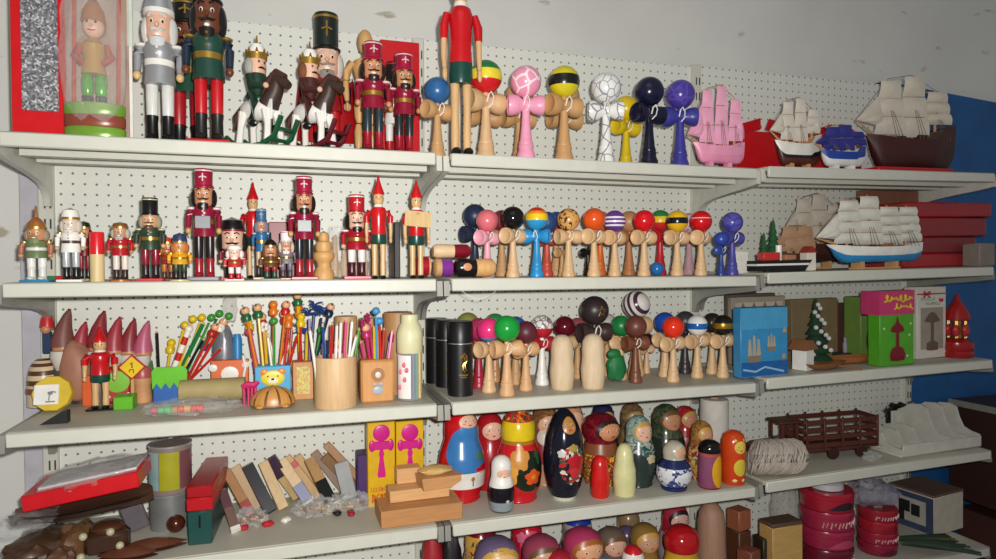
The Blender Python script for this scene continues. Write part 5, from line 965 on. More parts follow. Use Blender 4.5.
# red boxes on a green box, seen end on, running back into the shelf
d = dep(4, 200, 545, 0); w = wid(4, 186, 213, d); p = at(4, 200, d); zt = onY(200, 489, d).z-p.z; z1 = zt*.42; rz = -.06
for i, (z0, z1_, m, s, ww) in enumerate(((0, zt*.6, '1f4a46', 'long dark green box under the red ones', w*.92), (zt*.602, zt*.84, 'b81820', 'lower long red box on the green one', w), (zt*.842, zt*1.05, 'a8161e', 'upper long red box on top of the stack', w*.98))):
    r = thing('long_box', s, 'box', (p.x, d, p.z+z0), 'long boxes stacked end on', rz); MB().box((0, .12, (z1_-z0)/2), (ww, .24, z1_-z0), M(m, .3), .003).build('carton', r)
    if i == 0: MB().box((0, -.001, (z1_-z0)*.7), (.004, .002, .028), BLACK).build('slot', r)
# slanted fans and boxes
def bar(ut, vt, dt, ub, vb, wd, th, col, label, band=None, cap=None, roll=0.0, wood=True):
    a = at(4, ub, dep(4, ub, vb, 0)); a.z += th*.55; b = onY(ut, vt, dt); T, L = rod(a, b, wd, th, None, roll)
    r = thing('slanted_bar', label, 'wooden bar', a, 'wooden bars and folded fans leaning back'); Ti = Matrix.Translation(-a) @ T
    wd *= 1.3; MB().box((0, 0, L/2), (wd, th, L), W(col) if wood else M(col, .4), .0015, Ti).build('bar', r)
    if band: MB().box((0, 0, L*(band[0]+band[1])/2), (wd+.0012, th+.0012, L*(band[1]-band[0])), M(band[2], .4), .001, Ti).build('label_band', r)
    if cap: MB().box((0, 0, .004), (wd+.001, th+.001, .01), M(cap, .5), 0, Ti).build('end_cap', r)
D = .27
bar(222, 490, .2, 236, 533, .016, .012, '7a6058', 'wooden bar with a white end, leftmost of the slanted row', (.5, .95, '6a4a4c'), 'e8e4dc')
bar(226, 471, D, 251, 518, .018, .014, 'b08458', 'tan bar with reddish edge, second in the slanted row', (.02, .3, 'a8544c'))
bar(235, 466, D, 259, 510, .02, .012, 'b89468', 'plain tan bar behind the black-sleeved one')
bar(247, 465, .25, 271, 516, .022, .02, 'a08a68', 'wooden bar in a black sleeve with a grey label', (-.01, .98, '1a1620'), None)
bar(263, 462, .26, 284, 512, .02, .016, 'cdac78', 'plain light wooden bar right of the black-sleeved one')
bar(270, 458, .27, 298, 500, .022, .016, 'c9a874', 'light wooden bar with a dark purple upper sleeve', (.55, 1.0, '3c2840'))
bar(281, 460, .28, 309, 505, .022, .014, 'd0b080', 'light wooden bar with a blue lower sleeve and white end', (.02, .42, '1d2c70'), 'f0eee8')
bar(286, 457, .29, 318, 500, .02, .014, 'c49c66', 'tan wooden bar with a red mark near its top', (.72, .86, 'b82424'))
bar(296, 456, .3, 324, 494, .02, .012, 'cba878', 'pale wooden bar in the middle of the slanted row')
bar(309, 459, .28, 333, 509, .022, .016, 'b89060', 'wooden bar with a black lower sleeve and white end', (.02, .52, '141818'), 'f0eee8')
bar(314, 452, .3, 345, 482, .018, .012, '9a8070', 'greyish tan bar high in the slanted row')
bar(324, 456, .29, 358, 490, .02, .014, '8c6a48', 'dark tan bar second from the right in the slanted row')
bar(326, 444, .3, 369, 490, .016, .012, 'b48a64', 'long stick lying topmost across the slanted row')
bar(341, 462, .25, 350, 500, .03, .012, 'a8aaa8', 'grey plastic-wrapped packet near the yellow boxes', None, None, 0, False)
carton(4, 358, 368, 455, .2, .06, 'purple box edge left of the yellow boxes', M('4a2a66', .5), 'box', 'box')
for i, (u0, vb, col, s) in enumerate(((242, 531, 'b8202a', 'small red chip lying left among the bars'), (268, 527, 'c0242c', 'small red chip lying in front of the black-sleeved bar'), (286, 523, 'efece4', 'white rounded tag lying before the bars'), (262, 521, 'd8c8a8', 'cream chip lying between the bars'), (351, 516, '9c1c2c', 'dark red chip lying under the clear bags'), (337, 516, '1a1c1c', 'small black chip lying under the clear bags'), (283, 506, 'd8b45a', 'small yellow wooden piece between the bars'))):
    p = at(4, u0, dep(4, u0, vb, .006)); solid('small_chip', 'chip', s, MB().box((0, 0, .006), (.03-.003*(i % 3), .018, .012), M(col, .4), .004), p, 'small chips lying before the bars', .4*i)
for u, vb, sx, s, k in ((318, 518, .06, 'crumpled clear bag of small pieces, left one', 1), (350, 514, .055, 'crumpled clear bag of small pieces, right one by the wooden blocks', 2), (250, 530, .035, 'small crumpled clear bag before the leftmost bars', 3)):
    p = at(4, u, dep(4, u, vb, .03)); r = thing('clear_bag', s, 'bag', p, 'crumpled clear bags'); blob(MB(), (0, 0, .017), (sx, .03, .024), FILM, .2, 7, 26, 12, seed=k).build('film', r)
    rn = random.Random(k)
    for i in range(9): MB().box((0, 0, 0), (.02, .009, .007), W(rn.choice(('b8946a', 'a87c50', '8c4a3a', 'c8b08a'))), .002, Tr(rn.uniform(-.7, .7)*sx, rn.uniform(-.018, .01), .008+.012*rn.random(), rn.random(), rn.random(), rn.random()*3)).build('wooden_piece', r)
# yellow kendama boxes
for u0, u1, s in ((368, 395.5, 'left'), (396.5, 424, 'right')):
    r, w, h = carton(4, u0, u1, 421, .17, .05, f'yellow box printed with a pink kendama, {s} one of two', M('dcae10', .4), 'kendama_box', 'box', 0, 'yellow kendama boxes')
    pk = M('cf1c84', .35); q = MB()
    q.ell((0, -.001, h*.86), (w*.31, .003, w*.31), pk, 20, 10).box((0, -.001, h*.715), (w*.72, .004, h*.1), pk, .004).build('printed_ball', r)
    for sx in (-1, 1): MB().ell((sx*w*.34, -.001, h*.715), (w*.12, .003, h*.07), pk, 12, 7).build('printed_cup', r)
    MB().lathe([(.13, 0), (.15, .06), (.12, .2), (.07, .42), (.1, .5), (.05, .62)], pk, 12, Tr(0, -.001, h*.34, 0, 0, 0, (w, .003, h*.55))).build('printed_handle', r)
    q = MB(); scribble(q, -w*.4, w*.4, h*.185, h*.045, -.002, M('e06a50', .5), .0012, 9, 2); scribble(q, -w*.36, w*.36, h*.06, h*.09, -.002, M('d85a2c', .5), .002, 5, 8); q.build('lettering', r)
# wooden blocks
WB1 = W('c8915c', .55, (.12, 1, 1)); WB2 = W('d9a870', .55, (.12, 1, 1))
def slab(u0, u1, vb, hh, dp, z, m, label, rz=0, poly=None):
    d = .025 if vb is None else dep(4, (u0+u1)/2, vb, 0); p0, p1 = at(4, u0, d), at(4, u1, d); w = p1.x-p0.x
    q = MB().box((0, dp/2, hh/2), (w, dp, hh), m, .002)
    return solid('wooden_block', 'wooden block', label, q, ((p0.x+p1.x)/2, d, LZ[4]+z), 'wooden blocks stacked by the yellow boxes', rz)
slab(381, 463, 526, .042, .1, 0, W('bd8552', .55, (.12, 1, 1)), 'long reddish wooden slab at the bottom of the block stack', .02)
slab(390, 450, 517, .03, .06, .043, WB2, 'light wooden block lying on the long slab', .02)
slab(397, 421, 512, .04, .04, .074, WB2, 'small upright wooden cube on top of the block stack')
p0 = at(4, 418, .05); q = MB(); q.prism([(-.045, 0), (.03, 0), (.055, .014), (.055, .028), (-.05, .03)], -.03, .03, WB1)
solid('wooden_block', 'wooden block', 'boat-shaped wooden block on the right of the stack', q, (at(4, 437, .07).x+.002, .075, LZ[4]+.074), 'wooden blocks stacked by the yellow boxes', .12)
q = MB(); blob(q, (0, 0, .008), (.045, .026, .012), W('d0aa68', .5), .08, 3, seed=9); solid('wooden_block', 'wooden block', 'rounded light wooden lid on the boat-shaped block', q, (at(4, 436, .08).x, .08, LZ[4]+.1045), 'wooden blocks stacked by the yellow boxes')
# far left: flat red box on carved wooden pieces in plastic
def plank(pts, th, m, name, label, cat, loc, group=None): return solid(name, cat, label, MB().prism(pts, -th/2, th/2, m, Tr(0, 0, 0, -PI/2)), loc, group)
DW = W('54392a', .4, (.12, 1, 1))
p = at(4, 55, .06)
a, b = onY(80, 512, .02), onY(80, 497, .02)
a0, a1 = onY(22, 514, .045), onY(139, 488, .045); v = a1-a0; ang = -math.atan2(v.z, v.x); L = v.length; cx = (a0+a1)/2+Vector((0, 0, .02))
r = thing('flat_red_box', 'flat red box with white card top tilted on the carved pieces', 'box', cx, None); T = Tr(0, 0, 0, 0, ang)
MB().box((0, .07, 0), (L, .15, .036), M('cf1822', .3), .003, T).build('tray', r); MB().box((.01, .08, .02), (L*.86, .12, .006), M('d3d0d4', .4), .001, T).build('card', r)
blob(MB(), (0, .08, .016), (L*.5, .085, .026), FILM2, .1, 9, 26, 12, T, 6).build('plastic_wrap', r)
a0, a1 = onY(4, 527, .025), onY(152, 494, .06); v = a1-a0; ang2 = -math.atan2(v.z, v.x); L2 = v.length
r = thing('carved_tray', 'long leaf-shaped dark wooden tray under the flat red box', 'tray', (a0+a1)/2+Vector((0, .03, -.006))); T2 = Tr(0, 0, 0, 0, ang2)
q = MB(); q.sheet(lambda s, t: ((s-.5)*L2, (t-.5)*.17*math.sin(PI*min(1, max(0.03, s)))**.6, .02*(2*t-1)**2+.0*s), 24, 8, DW, T2); q.sheet(lambda s, t: ((s-.5)*L2, (t-.5)*.17*math.sin(PI*min(1, max(0.03, s)))**.6, -.012+.02*(2*t-1)**2), 24, 8, DW, T2)
q.build('tray', r); blob(MB(), (-L2*.4, -.02, .0), (.06, .07, .02), FILM, .14, 7, 20, 10, T2, 12).build('plastic_wrap', r)
z0 = LZ[4]
for i, (u, v_, d, rx, ry, rzz, s, col) in enumerate(((42, 548, .1, .06, .07, .036, 'dark carved wooden lump at the far left under the tray', '46301f'), (78, 545, .09, .04, .05, .04, 'brown carved wooden lump beside the beads', '6a4a2e'), (30, 556, .04, .045, .03, .026, 'low dark carved wooden piece at the left front', '4a3222'), (60, 558, .035, .03, .025, .022, 'small brown carved piece at the left front', '5a3c28'))):
    p = at(4, u, d); solid('carved_piece', 'carved wood', s, blob(MB(), (0, 0, rzz*.74), (rx, ry, rzz), W(col, .4), .14, 5, seed=20+i), p, 'carved dark wooden pieces')
p = at(4, 108, .06); r = thing('beaded_toy', 'dark wooden toy with four pale beads below the tray', 'toy', p)
MB().box((0, 0, .035), (.085, .05, .05), W('3e2618', .35), .01).build('body', r)
for x, z in ((-.04, .058), (.012, .062), (-.045, .014), (.03, .03)): MB().ell((x, -.028, z), .0085, M('b8b090', .4), 12, 8).build('bead', r)
MB().ell((.0, -.0, .064), (.035, .03, .016), W('4a2a18', .3), 14, 8).build('dome', r)
for i, (u, d, L_, rzz, s) in enumerate(((150, .06, .15, .12, 'leaf-shaped reddish wooden piece in front of the tin cans'), (128, .03, .12, -.1, 'narrow leaf-shaped wooden piece at the shelf front'))):
    p = at(4, u, d); q = MB(); q.sheet(lambda s_, t: ((s_-.5)*L_, (t-.5)*.05*math.sin(PI*min(.98, max(.02, s_)))**.7, .012+.016*math.sin(PI*t)*math.sin(PI*s_)), 16, 6, W('5e3322', .35)); q.sheet(lambda s_, t: ((s_-.5)*L_, (t-.5)*.05*math.sin(PI*min(.98, max(.02, s_)))**.7, .004), 16, 6, W('5e3322', .35)); solid('wooden_leaf', 'carved wood', s, q, p, 'leaf-shaped wooden pieces', rzz)
p = at(4, 140, .19); solid('grey_packet', 'packet', 'grey plastic-wrapped packet leaning by the tin cans', MB().box((0, 0, .05), (.05, .015, .1), M('6a6268', .3), .004, Tr(0, 0, .004, -.1, -.35)), p)
# ================================================================ fourth shelf, middle: nesting dolls
ND = 'nesting dolls on the fourth shelf'
R_ = M('c4161e', .2); BL_ = M('3a7ab8', .25); YL = M('e4c41c', .2); WH = M('e6e2da', .3); HA = M('6a4a2a', .4); HB = M('2a1c18', .4); HG = M('c49a4a', .4)
def nd(u, vt, vb, label, bands, d=None, **k): doll(4, u, vt, d if d is not None else dep(4, u, vb, k.pop('r', .04)), label, bands, group=ND, **k)
F1 = spots(['c8202a', '2c6a3a', 'e0c030', 'c8202a', 'd86a2a', '1c3a2a'], 80); F2 = spots(['1c2a2c', 'b8262c', '2c5a44', '1a1c24', 'd8d0c0', '8a5a30'], 60); F3 = spots(['dcdce0', '3a4a8c', 'c8ccd8', '2a3470', 'e8e6e4'], 55); F4 = spots(['b8944a', '8a2430', 'c8b070', '6a5030', 'b04a3a'], 60); F5 = spots(['9aa49a', '3a5a54', 'c8c8b8', '2c4a4a', '8a9a90'], 60)
nd(463, 409, 507, 'large nesting doll in red hood, blue dress and white apron', [(.17, R_), (1, R_)], w=1.04, fa=.3, fz=.87, fr=(.75, .075), hair=None, apron=(-.05, .58, 1.3, .25, BL_), flowers=[(.5, .5, .4, .06, M('4a7a5c')), (.55, .36, .5, .05, R_)])
o = [x for x in C.objects if x.name.startswith('nesting_doll')][0]
p, h = sp(4, 463, 409, dep(4, 463, 507, .04)); pr = [(a*1.04, b) for a, b in TALL]; bo = [c for c in o.children if c.name.startswith('body')][0]
q = MB(h); q.sheet(lambda s, t: surf(pr, -1.15+2.75*s, .17+.17*t, .006), 18, 4, WH).build('white_apron', bo); q = MB(h); patch(q, pr, .25, .275, .1, .03, M('a8782c'), .009, 10); q.path([surf(pr, .25, .25, .009), surf(pr, .25, .2, .009)], .006, M('5a4a2a'), 5); q.build('apron_motif', bo)
nd(516, 408, 502, 'large yellow nesting doll with black and orange apron and red base', [(.12, R_), (.64, M('c81c20', .2)), (.68, M('a8741c', .25)), (.88, YL), (1, F1)], w=1.05, face=None, apron=(.25, .36, .95, .22, M('1a2418', .2)), flowers=[(.35, .3, .48, .1, M('e0561c')), (-.25, .5, .5, .15, M('d08c3c')), (.7, .5, .16, .1, M('1f5a2c')), (.35, .3, .22, .045, M('f0902c')), (-.6, .35, .3, .14, M('d89a3a'))])
nd(501.5, 455, 513, 'small white-bearded nesting doll in dark coat', [(.04, M('5a5450')), (.2, M('8a9498')), (.46, M('16141c', .2)), (1, WH)], prof=SLIM, w=1.1, fz=.7, fr=(.85, .1), beard=WHITE, r=.02, flowers=[(.2, .22, .16, .035, M('c8bca8'))])
nd(564, 408, 503, 'large dark lacquered doll with red and white flower patch', [(.04, M('d8d8c8')), (.07, BLACK), (1, M('121624', .12))], w=.95, prof=[(0, 0), (.13, 0), (.15, .04), (.2, .15), (.235, .32), (.24, .5), (.215, .68), (.17, .82), (.12, .92), (.06, .98), (0, 1)], fz=.84, fr=(.55, .1), face=M('b8803c', .3), hair=None, apron=(.1, .42, .75, .22, F2), flowers=[(.2, .46, .5, .1, M('b81c28')), (.15, .34, .3, .08, M('c83038')), (-.5, .55, .25, .05, M('d0ccc0')), (.1, .6, .3, .05, M('a89040'))])
nd(545, 405, 0, 'brown-hooded nesting doll with pale beard behind the dark lacquered one', [(.3, M('c08a6a')), (.62, M('8a2430')), (1, spots(['7a5034', '8a5c38', '6c4228', '9a7040'], 60))], d=.22, beard=M('cfc4b4', .4), face=M('d8a888'))
nd(573, 403, 0, 'nesting doll in peach hood with brown dots', [(.5, M('8a6a5a')), (.62, M('b88a6a')), (1, M('c9966c', .25))], d=.25, w=.95, flowers=[(-.55, .87, .09, .02, HA), (.55, .87, .09, .02, HA), (0, .95, .14, .015, HA), (-.7, .78, .09, .02, HA), (.75, .76, .09, .02, HA)], fa=.1, apron=(.3, .35, .4, .2, M('c8b08a')))
nd(492, 414, 0, 'red nesting doll mostly hidden behind the yellow one', [(1, M('a81c24', .25))], d=.2, w=1.0)
nd(604, 414, 0, 'wide-headed nesting doll with maroon hood and dark hair', [(.45, F1), (.6, M('8a5030')), (1, spots(['7a1824', '6c1420', '8a2028', '5a101c'], 50, .2))], d=.14, w=1.12, prof=[(0, 0), (.185, 0), (.2, .05), (.235, .17), (.25, .33), (.225, .48), (.2, .58), (.19, .63), (.235, .72), (.24, .82), (.19, .93), (.1, .985), (0, 1)], hair=HB, fz=.78, fr=(.85, .14), fa=.25, face=M('d8946a', .3))
nd(603, 402, 0, 'navy-hooded nesting doll at the back under the third shelf', [(1, M('23264a', .25))], d=.265, w=.95, face=M('b88a5a'))
nd(631, 402, 0, 'brown-gold nesting doll at the back under the third shelf', [(1, spots(['7a6040', '8a7448', '6a5030', '5a4a3a'], 60))], d=.265, w=1.0, face=M('a88a60'))
nd(635, 414, 484, 'nesting doll in pale teal hood with flowered dark dress', [(.5, M('2c3834', .2)), (.64, F5), (1, spots(['7d9a92', '8ca69c', '5c7a74', 'a8b8ac'], 60, .2))], d=.13, w=1.02, hair=HG, fa=.15, flowers=[(.2, .42, .4, .07, M('c8b890'))], apron=(.1, .56, .7, .12, F5))
nd(661, 402, 0, 'dark green-hooded nesting doll in the back row', [(.55, M('28302c', .2)), (1, spots(['3c4a34', '4a5640', '2c3828', '5a5a40'], 60, .2))], d=.21, w=1.12, hair=HA, face=M('c08a62', .3), fa=.1)
nd(690, 407, 0, 'bright red-hooded nesting doll in the back row', [(.5, M('8a2a2c')), (1, spots(['b02430', 'a01c28', '8a2a2c', 'b8443c'], 60, .2))], d=.23, w=1.15, hair=HG, face=M('c48a6a', .3), fa=.2)
nd(702, 421, 0, 'golden-haired nesting doll in reddish dress behind the yellow and black one', [(.62, F4), (.66, M('8a5a3a')), (1, spots(['9a6a34', '8a5a2c', 'a87c40', '7a4a28'], 60, .2))], d=.1, w=1.05, hair=HG, face=M('d09a70', .3), fr=(.8, .11))
nd(673, 440, 492, 'squat nesting doll in blue and white with navy base', [(.09, M('202a5a', .2)), (.48, F3), (.64, M('1e2858', .2)), (1, M('b8b09c', .2))], prof=SQUAT, w=1.0, r=.03, hair=M('c8c4b4'), fa=.4, fz=.8, fr=(.85, .13), face=M('d8a880', .3), apron=(.0, .3, .8, .12, M('dcdce0')))
blank(4, 600, 455, dep(4, 600, 499, .02), 'small plain red peg doll', M('d0201c', .25), [(0, 0), (.2, 0), (.225, .05), (.225, .5), (.2, .62), (.2, .75), (.17, .88), (.1, .97), (0, 1)], 1.0, None)
blank(4, 623.5, 443, dep(4, 623.5, 497, .024), 'plain pale cream-green peg doll', M('d8d49a', .3), [(0, 0), (.2, 0), (.21, .05), (.23, .3), (.22, .5), (.18, .66), (.17, .78), (.14, .9), (.08, .98), (0, 1)], 1.0, None)
nd(708, 438, 488, 'small doll with glossy black head and yellow front panel', [(.04, M('8a2430')), (.68, M('8a4a6a', .3)), (.74, M('b0524a')), (1, M('121212', .12))], prof=[(0, 0), (.22, 0), (.235, .03), (.24, .4), (.23, .66), (.225, .74), (.24, .8), (.2, .92), (.1, .985), (0, 1)], w=1.0, face=None, r=.02, apron=(.35, .36, .75, .33, M('e0a41c', .3)))
nd(733, 430, 485, 'orange doll painted as a bear with yellow belly', [(1, M('cc4416', .2))], prof=[(0, 0), (.2, 0), (.215, .03), (.22, .3), (.225, .55), (.22, .8), (.18, .93), (.09, .99), (0, 1)], w=1.03, face=M('dcc44c', .3), fz=.72, fr=(.6, .13), r=.02, apron=(.0, .34, .6, .16, M('d6c040', .3)), flowers=[(-.5, .1, .22, .03, M('e8dca0')), (.3, .1, .22, .03, M('e8dca0')), (-.45, .85, .15, .03, M('dcc44c')), (.45, .85, .15, .03, M('dcc44c'))])
p, h = sp(4, 714, 398, .17); R = rad(p, 29)
r = thing('thread_cone', 'tall spool of white thread behind the dolls', 'spool', p); MB().lathe([(0, 0), (R*1.05, 0)]+[(R*(1.0+.012*(i % 2)), h*(i/40)) for i in range(1, 40)]+[(R*.95, h*.99), (R*.3, h), (0, h)], M('cfc9c0', .8), 24).build('thread', r); MB().lathe([(R*.3, h), (R*.3, h+.004), (0, h+.004)], CARD, 14).build('tube', r)
# ================================================================ fourth shelf, right
def skein(u, vb, label):
    d = .045; p = at(4, u, d); r = thing('cotton_skein', label, 'skein', p, None, -.3); m = M('b8aca0', .9)
    for k in range(64):
        ry = .046+.004*math.sin(k*1.7); o = (k-32)*.0018+.004*math.sin(k*3.3); tl = .9*math.sin(k*2.1)
        pts = [(o*(1-.25*math.cos(t*2*PI/14))+.018*math.sin(tl+t*2*PI/14), ry*1.15*math.cos(t*2*PI/14), .052+ry*math.sin(t*2*PI/14)) for t in range(15)]
        MB().path(pts, .0032, m, 5).build('strand', r)
    blob(MB(), (0, 0, .05), (.068, .05, .048), m, .06, 6, seed=33).build('core', r)
skein(774, 488, 'bundle of off-white cotton cord at the left of the right bay')
T_ = W('54261c', .45, (.12, 1, 1)); d = .14; p0, p1 = at(4, 754, d), at(4, 863, d); L = p1.x-p0.x
r = thing('wooden_truck', 'dark brown wooden toy truck with a slatted cargo bed', 'toy truck', (p0+p1)/2, None, -.1); hh = (onY(800, 412, d).z-at(4, 800, d).z)*.9; R = .021
MB().box((-.0, 0, R+.006), (L*.94, .06, .012), T_, .002).build('chassis', r)
MB().prism([(-L*.5, R+.01), (-L*.5, R+.034), (-L*.46, R+.042), (-L*.3, R+.046), (-L*.3, R+.01)], -.026, .026, T_).build('hood', r)
cb = MB().box((-L*.22, 0, R+.03), (L*.15, .066, .04), T_, .004).build('cab', r)
for x in (-L*.28, -L*.16):
    for s in (-1, 1): MB().box((x, s*.028, (R+.05+hh*.93)/2), (.008, .008, hh*.93-R-.05), T_).build('cab_post', cb)
MB().box((-L*.22, 0, hh*.93), (L*.18, .074, .008), T_, .002).build('cab_roof', cb)
b0, b1 = -L*.12, L*.5; zb = R+.014
MB().box(((b0+b1)/2, 0, zb), (b1-b0, .09, .008), T_, .001).build('bed_floor', r)
for s in (-1, 1):
    for i in range(4): MB().box(((b0+b1)/2, s*.044, zb+.014+i*(hh-zb-.02)/3.3), (b1-b0, .004, .0145), T_, .001).build('slat', r)
    for i in range(5): MB().box((b0+.006+(b1-b0-.012)*i/4, s*.0475, (zb+hh)/2), (.008, .004, hh-zb), T_, .001).build('stake', r)
for x in (b0, b1):
    for i in range(4): MB().box((x, 0, zb+.014+i*(hh-zb-.02)/3.3), (.004, .088, .0145), T_, .001).build('end_slat', r)
for x in (-L*.36, L*.12, L*.36):
    for s in (-1, 1):
        wl = MB().lathe([(0, -.006), (R*.9, -.006), (R, -.003), (R, .003), (R*.9, .006), (0, .006)], W('35180f', .4), 18, Tr(x, s*.04, R, PI/2)).build('wheel', r); MB().lathe([(0, 0), (R*.3, 0), (R*.3, .009), (0, .01)], T_, 10, Tr(x, s*.04, R, s*PI/2)).build('hub', wl)
for s in (-1, 1): MB().path([(-L*.45, s*.034, R+.012), (-L*.4, s*.034, R*2+.008), (-L*.33, s*.034, R*2+.008), (-L*.28, s*.034, R+.012)], [.006, .008, .008, .006], T_, 6).build('fender', r)
p = at(4, 897, .272); r = thing('dark_bundle', 'dark bundle of small tools with a shiny metal ball at the back', 'bundle', p); blob(MB(), (0, 0, .075), (.055, .03, .03), M('1c1818', .4), .12, 6, seed=40).box((0, 0, .03), (.07, .04, .06), M('2a2624', .5), .004).build('pouch', r); MB().ell((.03, -.03, .1), .017, M('b8b8b8', .12, .9), 18, 11).build('metal_ball', r)
d0 = .06; p0, p1 = at(4, 893, d0), at(4, 972, d0); w = p1.x-p0.x; r = thing('white_rack', 'white plastic rack with curved dividers on the right bay', 'rack', ((p0.x+p1.x)/2, 0, sz(4, p0.x)+.004)); wp = M('c9c6bc', .35); r.rotation_euler = (0, -TILT, 0)
MB().box((0, .13, .004), (w*1.02, .2, .008), wp, .002).build('base', r); MB().box((w*.25, .22, .05), (w*.5, .006, .09), wp, .001).build('back', r)
prof_ = [(.03, .008), (.03, .045), (.06, .05), (.085, .06), (.1, .09), (.11, .125), (.13, .135), (.17, .13), (.2, .11), (.22, .1), (.22, .008)]
for i in range(6): MB().prism([(-a, .008+(c-.008)*(.45, .45, .5, 1, 1, .95)[i]) for a, c in prof_], -.004, .004, wp, Tr(-w*.48+w*.96*i/5, 0, 0, 0, 0, -PI/2)).build('divider', r)
MB().box((0, .028, .022), (w*.98, .005, .034), wp, .001).build('front_lip', r)
q = MB(); q.box((0, 0, .0), (.06, .14, .005), wp, .001, Tr(-w*.5-.035, .15, .045, .3, .15)); q.build('side_plate', r); 
solid('clear_scrap', 'bag', 'small crumpled clear plastic scrap in front of the white rack', blob(MB(), (0, 0, .01), (.03, .02, .014), FILM, .2, 8, seed=50), at(4, 872, .05))
# ================================================================ bottom shelf, middle and left edge
N5 = 'nesting dolls on the bottom shelf'
def d5(u, vt, d, label, bands, **k): doll(5, u, vt, d, label, bands, group=N5, **k)
WIDE = [(0, 0), (.185, 0), (.2, .05), (.235, .17), (.25, .33), (.225, .48), (.2, .58), (.19, .64), (.22, .73), (.22, .83), (.18, .93), (.1, .985), (0, 1)]
d5(481, 520, .18, 'dark red doll with yellow band of black lettering', [(.55, M('8a6a1c')), (.7, F4), (.86, M('d09a3c', .3)), (1, M('7a1020', .2))], w=1.0, face=None, apron=(0, .78, 1.2, .04, M('c8a04a')))
q = MB(); p, h = sp(5, 481, 520, .18); pr = TALL
for i in range(7): a = -.75+i*.25; q.path([surf(pr, a-.07, .76, .008), surf(pr, a-.04, .81, .008), surf(pr, a+.02, .77, .008), surf(pr, a+.07, .82, .008)], .006, BLACK, 4)
q.k = h; q.build('black_lettering', [x for x in C.objects if x.name.startswith('nesting_doll') and x['label'].startswith('dark red doll with yellow')][0])
d5(497, 537, .05, 'doll in greyish purple hood with golden hair, bottom shelf', [(1, M('6a5a7a', .25))], prof=WIDE, w=1.05, hair=HG, face=M('e0b080', .3), fz=.8)
d5(527, 516, .2, 'tall bright red and pink flowered doll, bottom shelf', [(1, M('b81830', .2))], w=1.05, face=None, apron=(0, .72, .8, .16, M('d84a6a', .3)), flowers=[(.1, .7, .5, .1, M('c81c30')), (-.7, .8, .4, .07, M('d86a88'))])
d5(546, 539, .05, 'doll in dusky pink hood with brown hair, bottom shelf', [(1, M('9a4058', .25))], prof=WIDE, w=1.05, hair=HA, face=M('c89a80', .3))
d5(579, 512, .21, 'tall grey doll with bright blue hood, bottom shelf', [(.8, M('8a8480', .25)), (.86, M('a89a90')), (1, M('1c3a9c', .25))], w=1.1, face=None, apron=(-.3, .74, .7, .1, M('a09a94')))
d5(584, 530, .07, 'doll in pink hood with reddish hair, bottom shelf', [(1, M('b03a60', .2))], prof=WIDE, w=1.1, hair=M('a8602c'), face=M('e0a880', .3), fa=.1)
d5(614, 529, .11, 'doll with grey-brown hood and blue dress, bottom shelf', [(.62, M('4a7a9c')), (1, M('6a5a50', .25))], prof=WIDE, w=1.0, face=M('d8a890', .3), hair=HA)
d5(629, 508, .25, 'tall golden brown doll at the back of the bottom shelf', [(.75, F4), (1, M('8a7050', .25))], w=1.0, face=None)
d5(632, 529, .17, 'dull purple doll behind the red-and-white tipped one', [(1, M('5a4a6a', .25))], prof=WIDE, w=.85, face=None)
d5(632, 545, .03, 'small doll with red and white striped tip, bottom shelf', [(.8, M('c8202c', .25)), (.9, WH), (1, M('c01c28', .25))], w=.9, face=None)
d5(650, 527, .09, 'gold-hooded doll with golden hair, bottom shelf', [(1, M('8a6a34', .2))], prof=WIDE, w=.98, hair=HG, face=M('c89a78', .3))
d5(675, 502, .21, 'tall red-hooded doll with pale face, bottom shelf', [(.6, M('a89098')), (.78, M('b01c30')), (1, M('a83040', .2))], w=1.05, face=M('d8b0a0', .3), hair=HB)
d5(680, 525, .06, 'doll with glossy red cap and yellow lower part', [(.68, M('c8a02c', .3)), (1, M('b0141c', .12))], w=1.1, prof=WIDE, face=None)
blank(5, 711, 501, .09, 'large plain reddish wooden peg doll on the bottom shelf', W('a07a64', .6), [(0, 0), (.19, 0), (.21, .05), (.225, .3), (.21, .55), (.205, .75), (.18, .88), (.1, .97), (0, 1)], .78, None)
d5(558, 550, .03, 'small red doll just showing above the frame edge', [(1, M('a02030', .25))], prof=WIDE, face=None, w=.9)
p = at(5, 745, .12); zt = onY(745, 512, .12).z
def block5(x, y, z, s, label, m, rz): solid('wooden_cube', 'wooden cube', label, MB().box((0, 0, s[2]/2), s, m, .003), (x, y, z), 'wooden cubes on the bottom shelf', rz)
z5 = sz(5, p.x); hs = (zt-z5)
block5(p.x, .15, z5, (.05, .06, hs*.66), 'tall wooden block under the red-brown cube', W('5a3420'), .1); block5(p.x, .15, z5+hs*.662, (.055, .05, hs*.338), 'red-brown wooden cube on top of a block', W('9a5a3c'), .2)
block5(p.x-.035, .06, z5, (.05, .05, hs*.55), 'dark reddish wooden block in front of the cube', W('7a4230'), .35); block5(p.x+.05, .1, z5, (.035, .05, hs*.6), 'narrow dark wooden block beside the light box', W('2c2018'), 0)
# things just visible under the fourth shelf at the bay boundary
for u, v, m, s in ((438, 538, 'a01c28', 'dark red bag standing below the bay boundary'), (457, 536, '1a1418', 'black bag standing below the bay boundary')):
    p, h = sp(5, u, v, .06); q = MB(); blob(q, (0, 0, h*.5), (.03, .03, h*.54), M(m, .5), .06, 6, seed=int(u)); solid('dark_bag', 'bag', s, q, (p.x, .12, p.z), 'bags below the bay boundary')
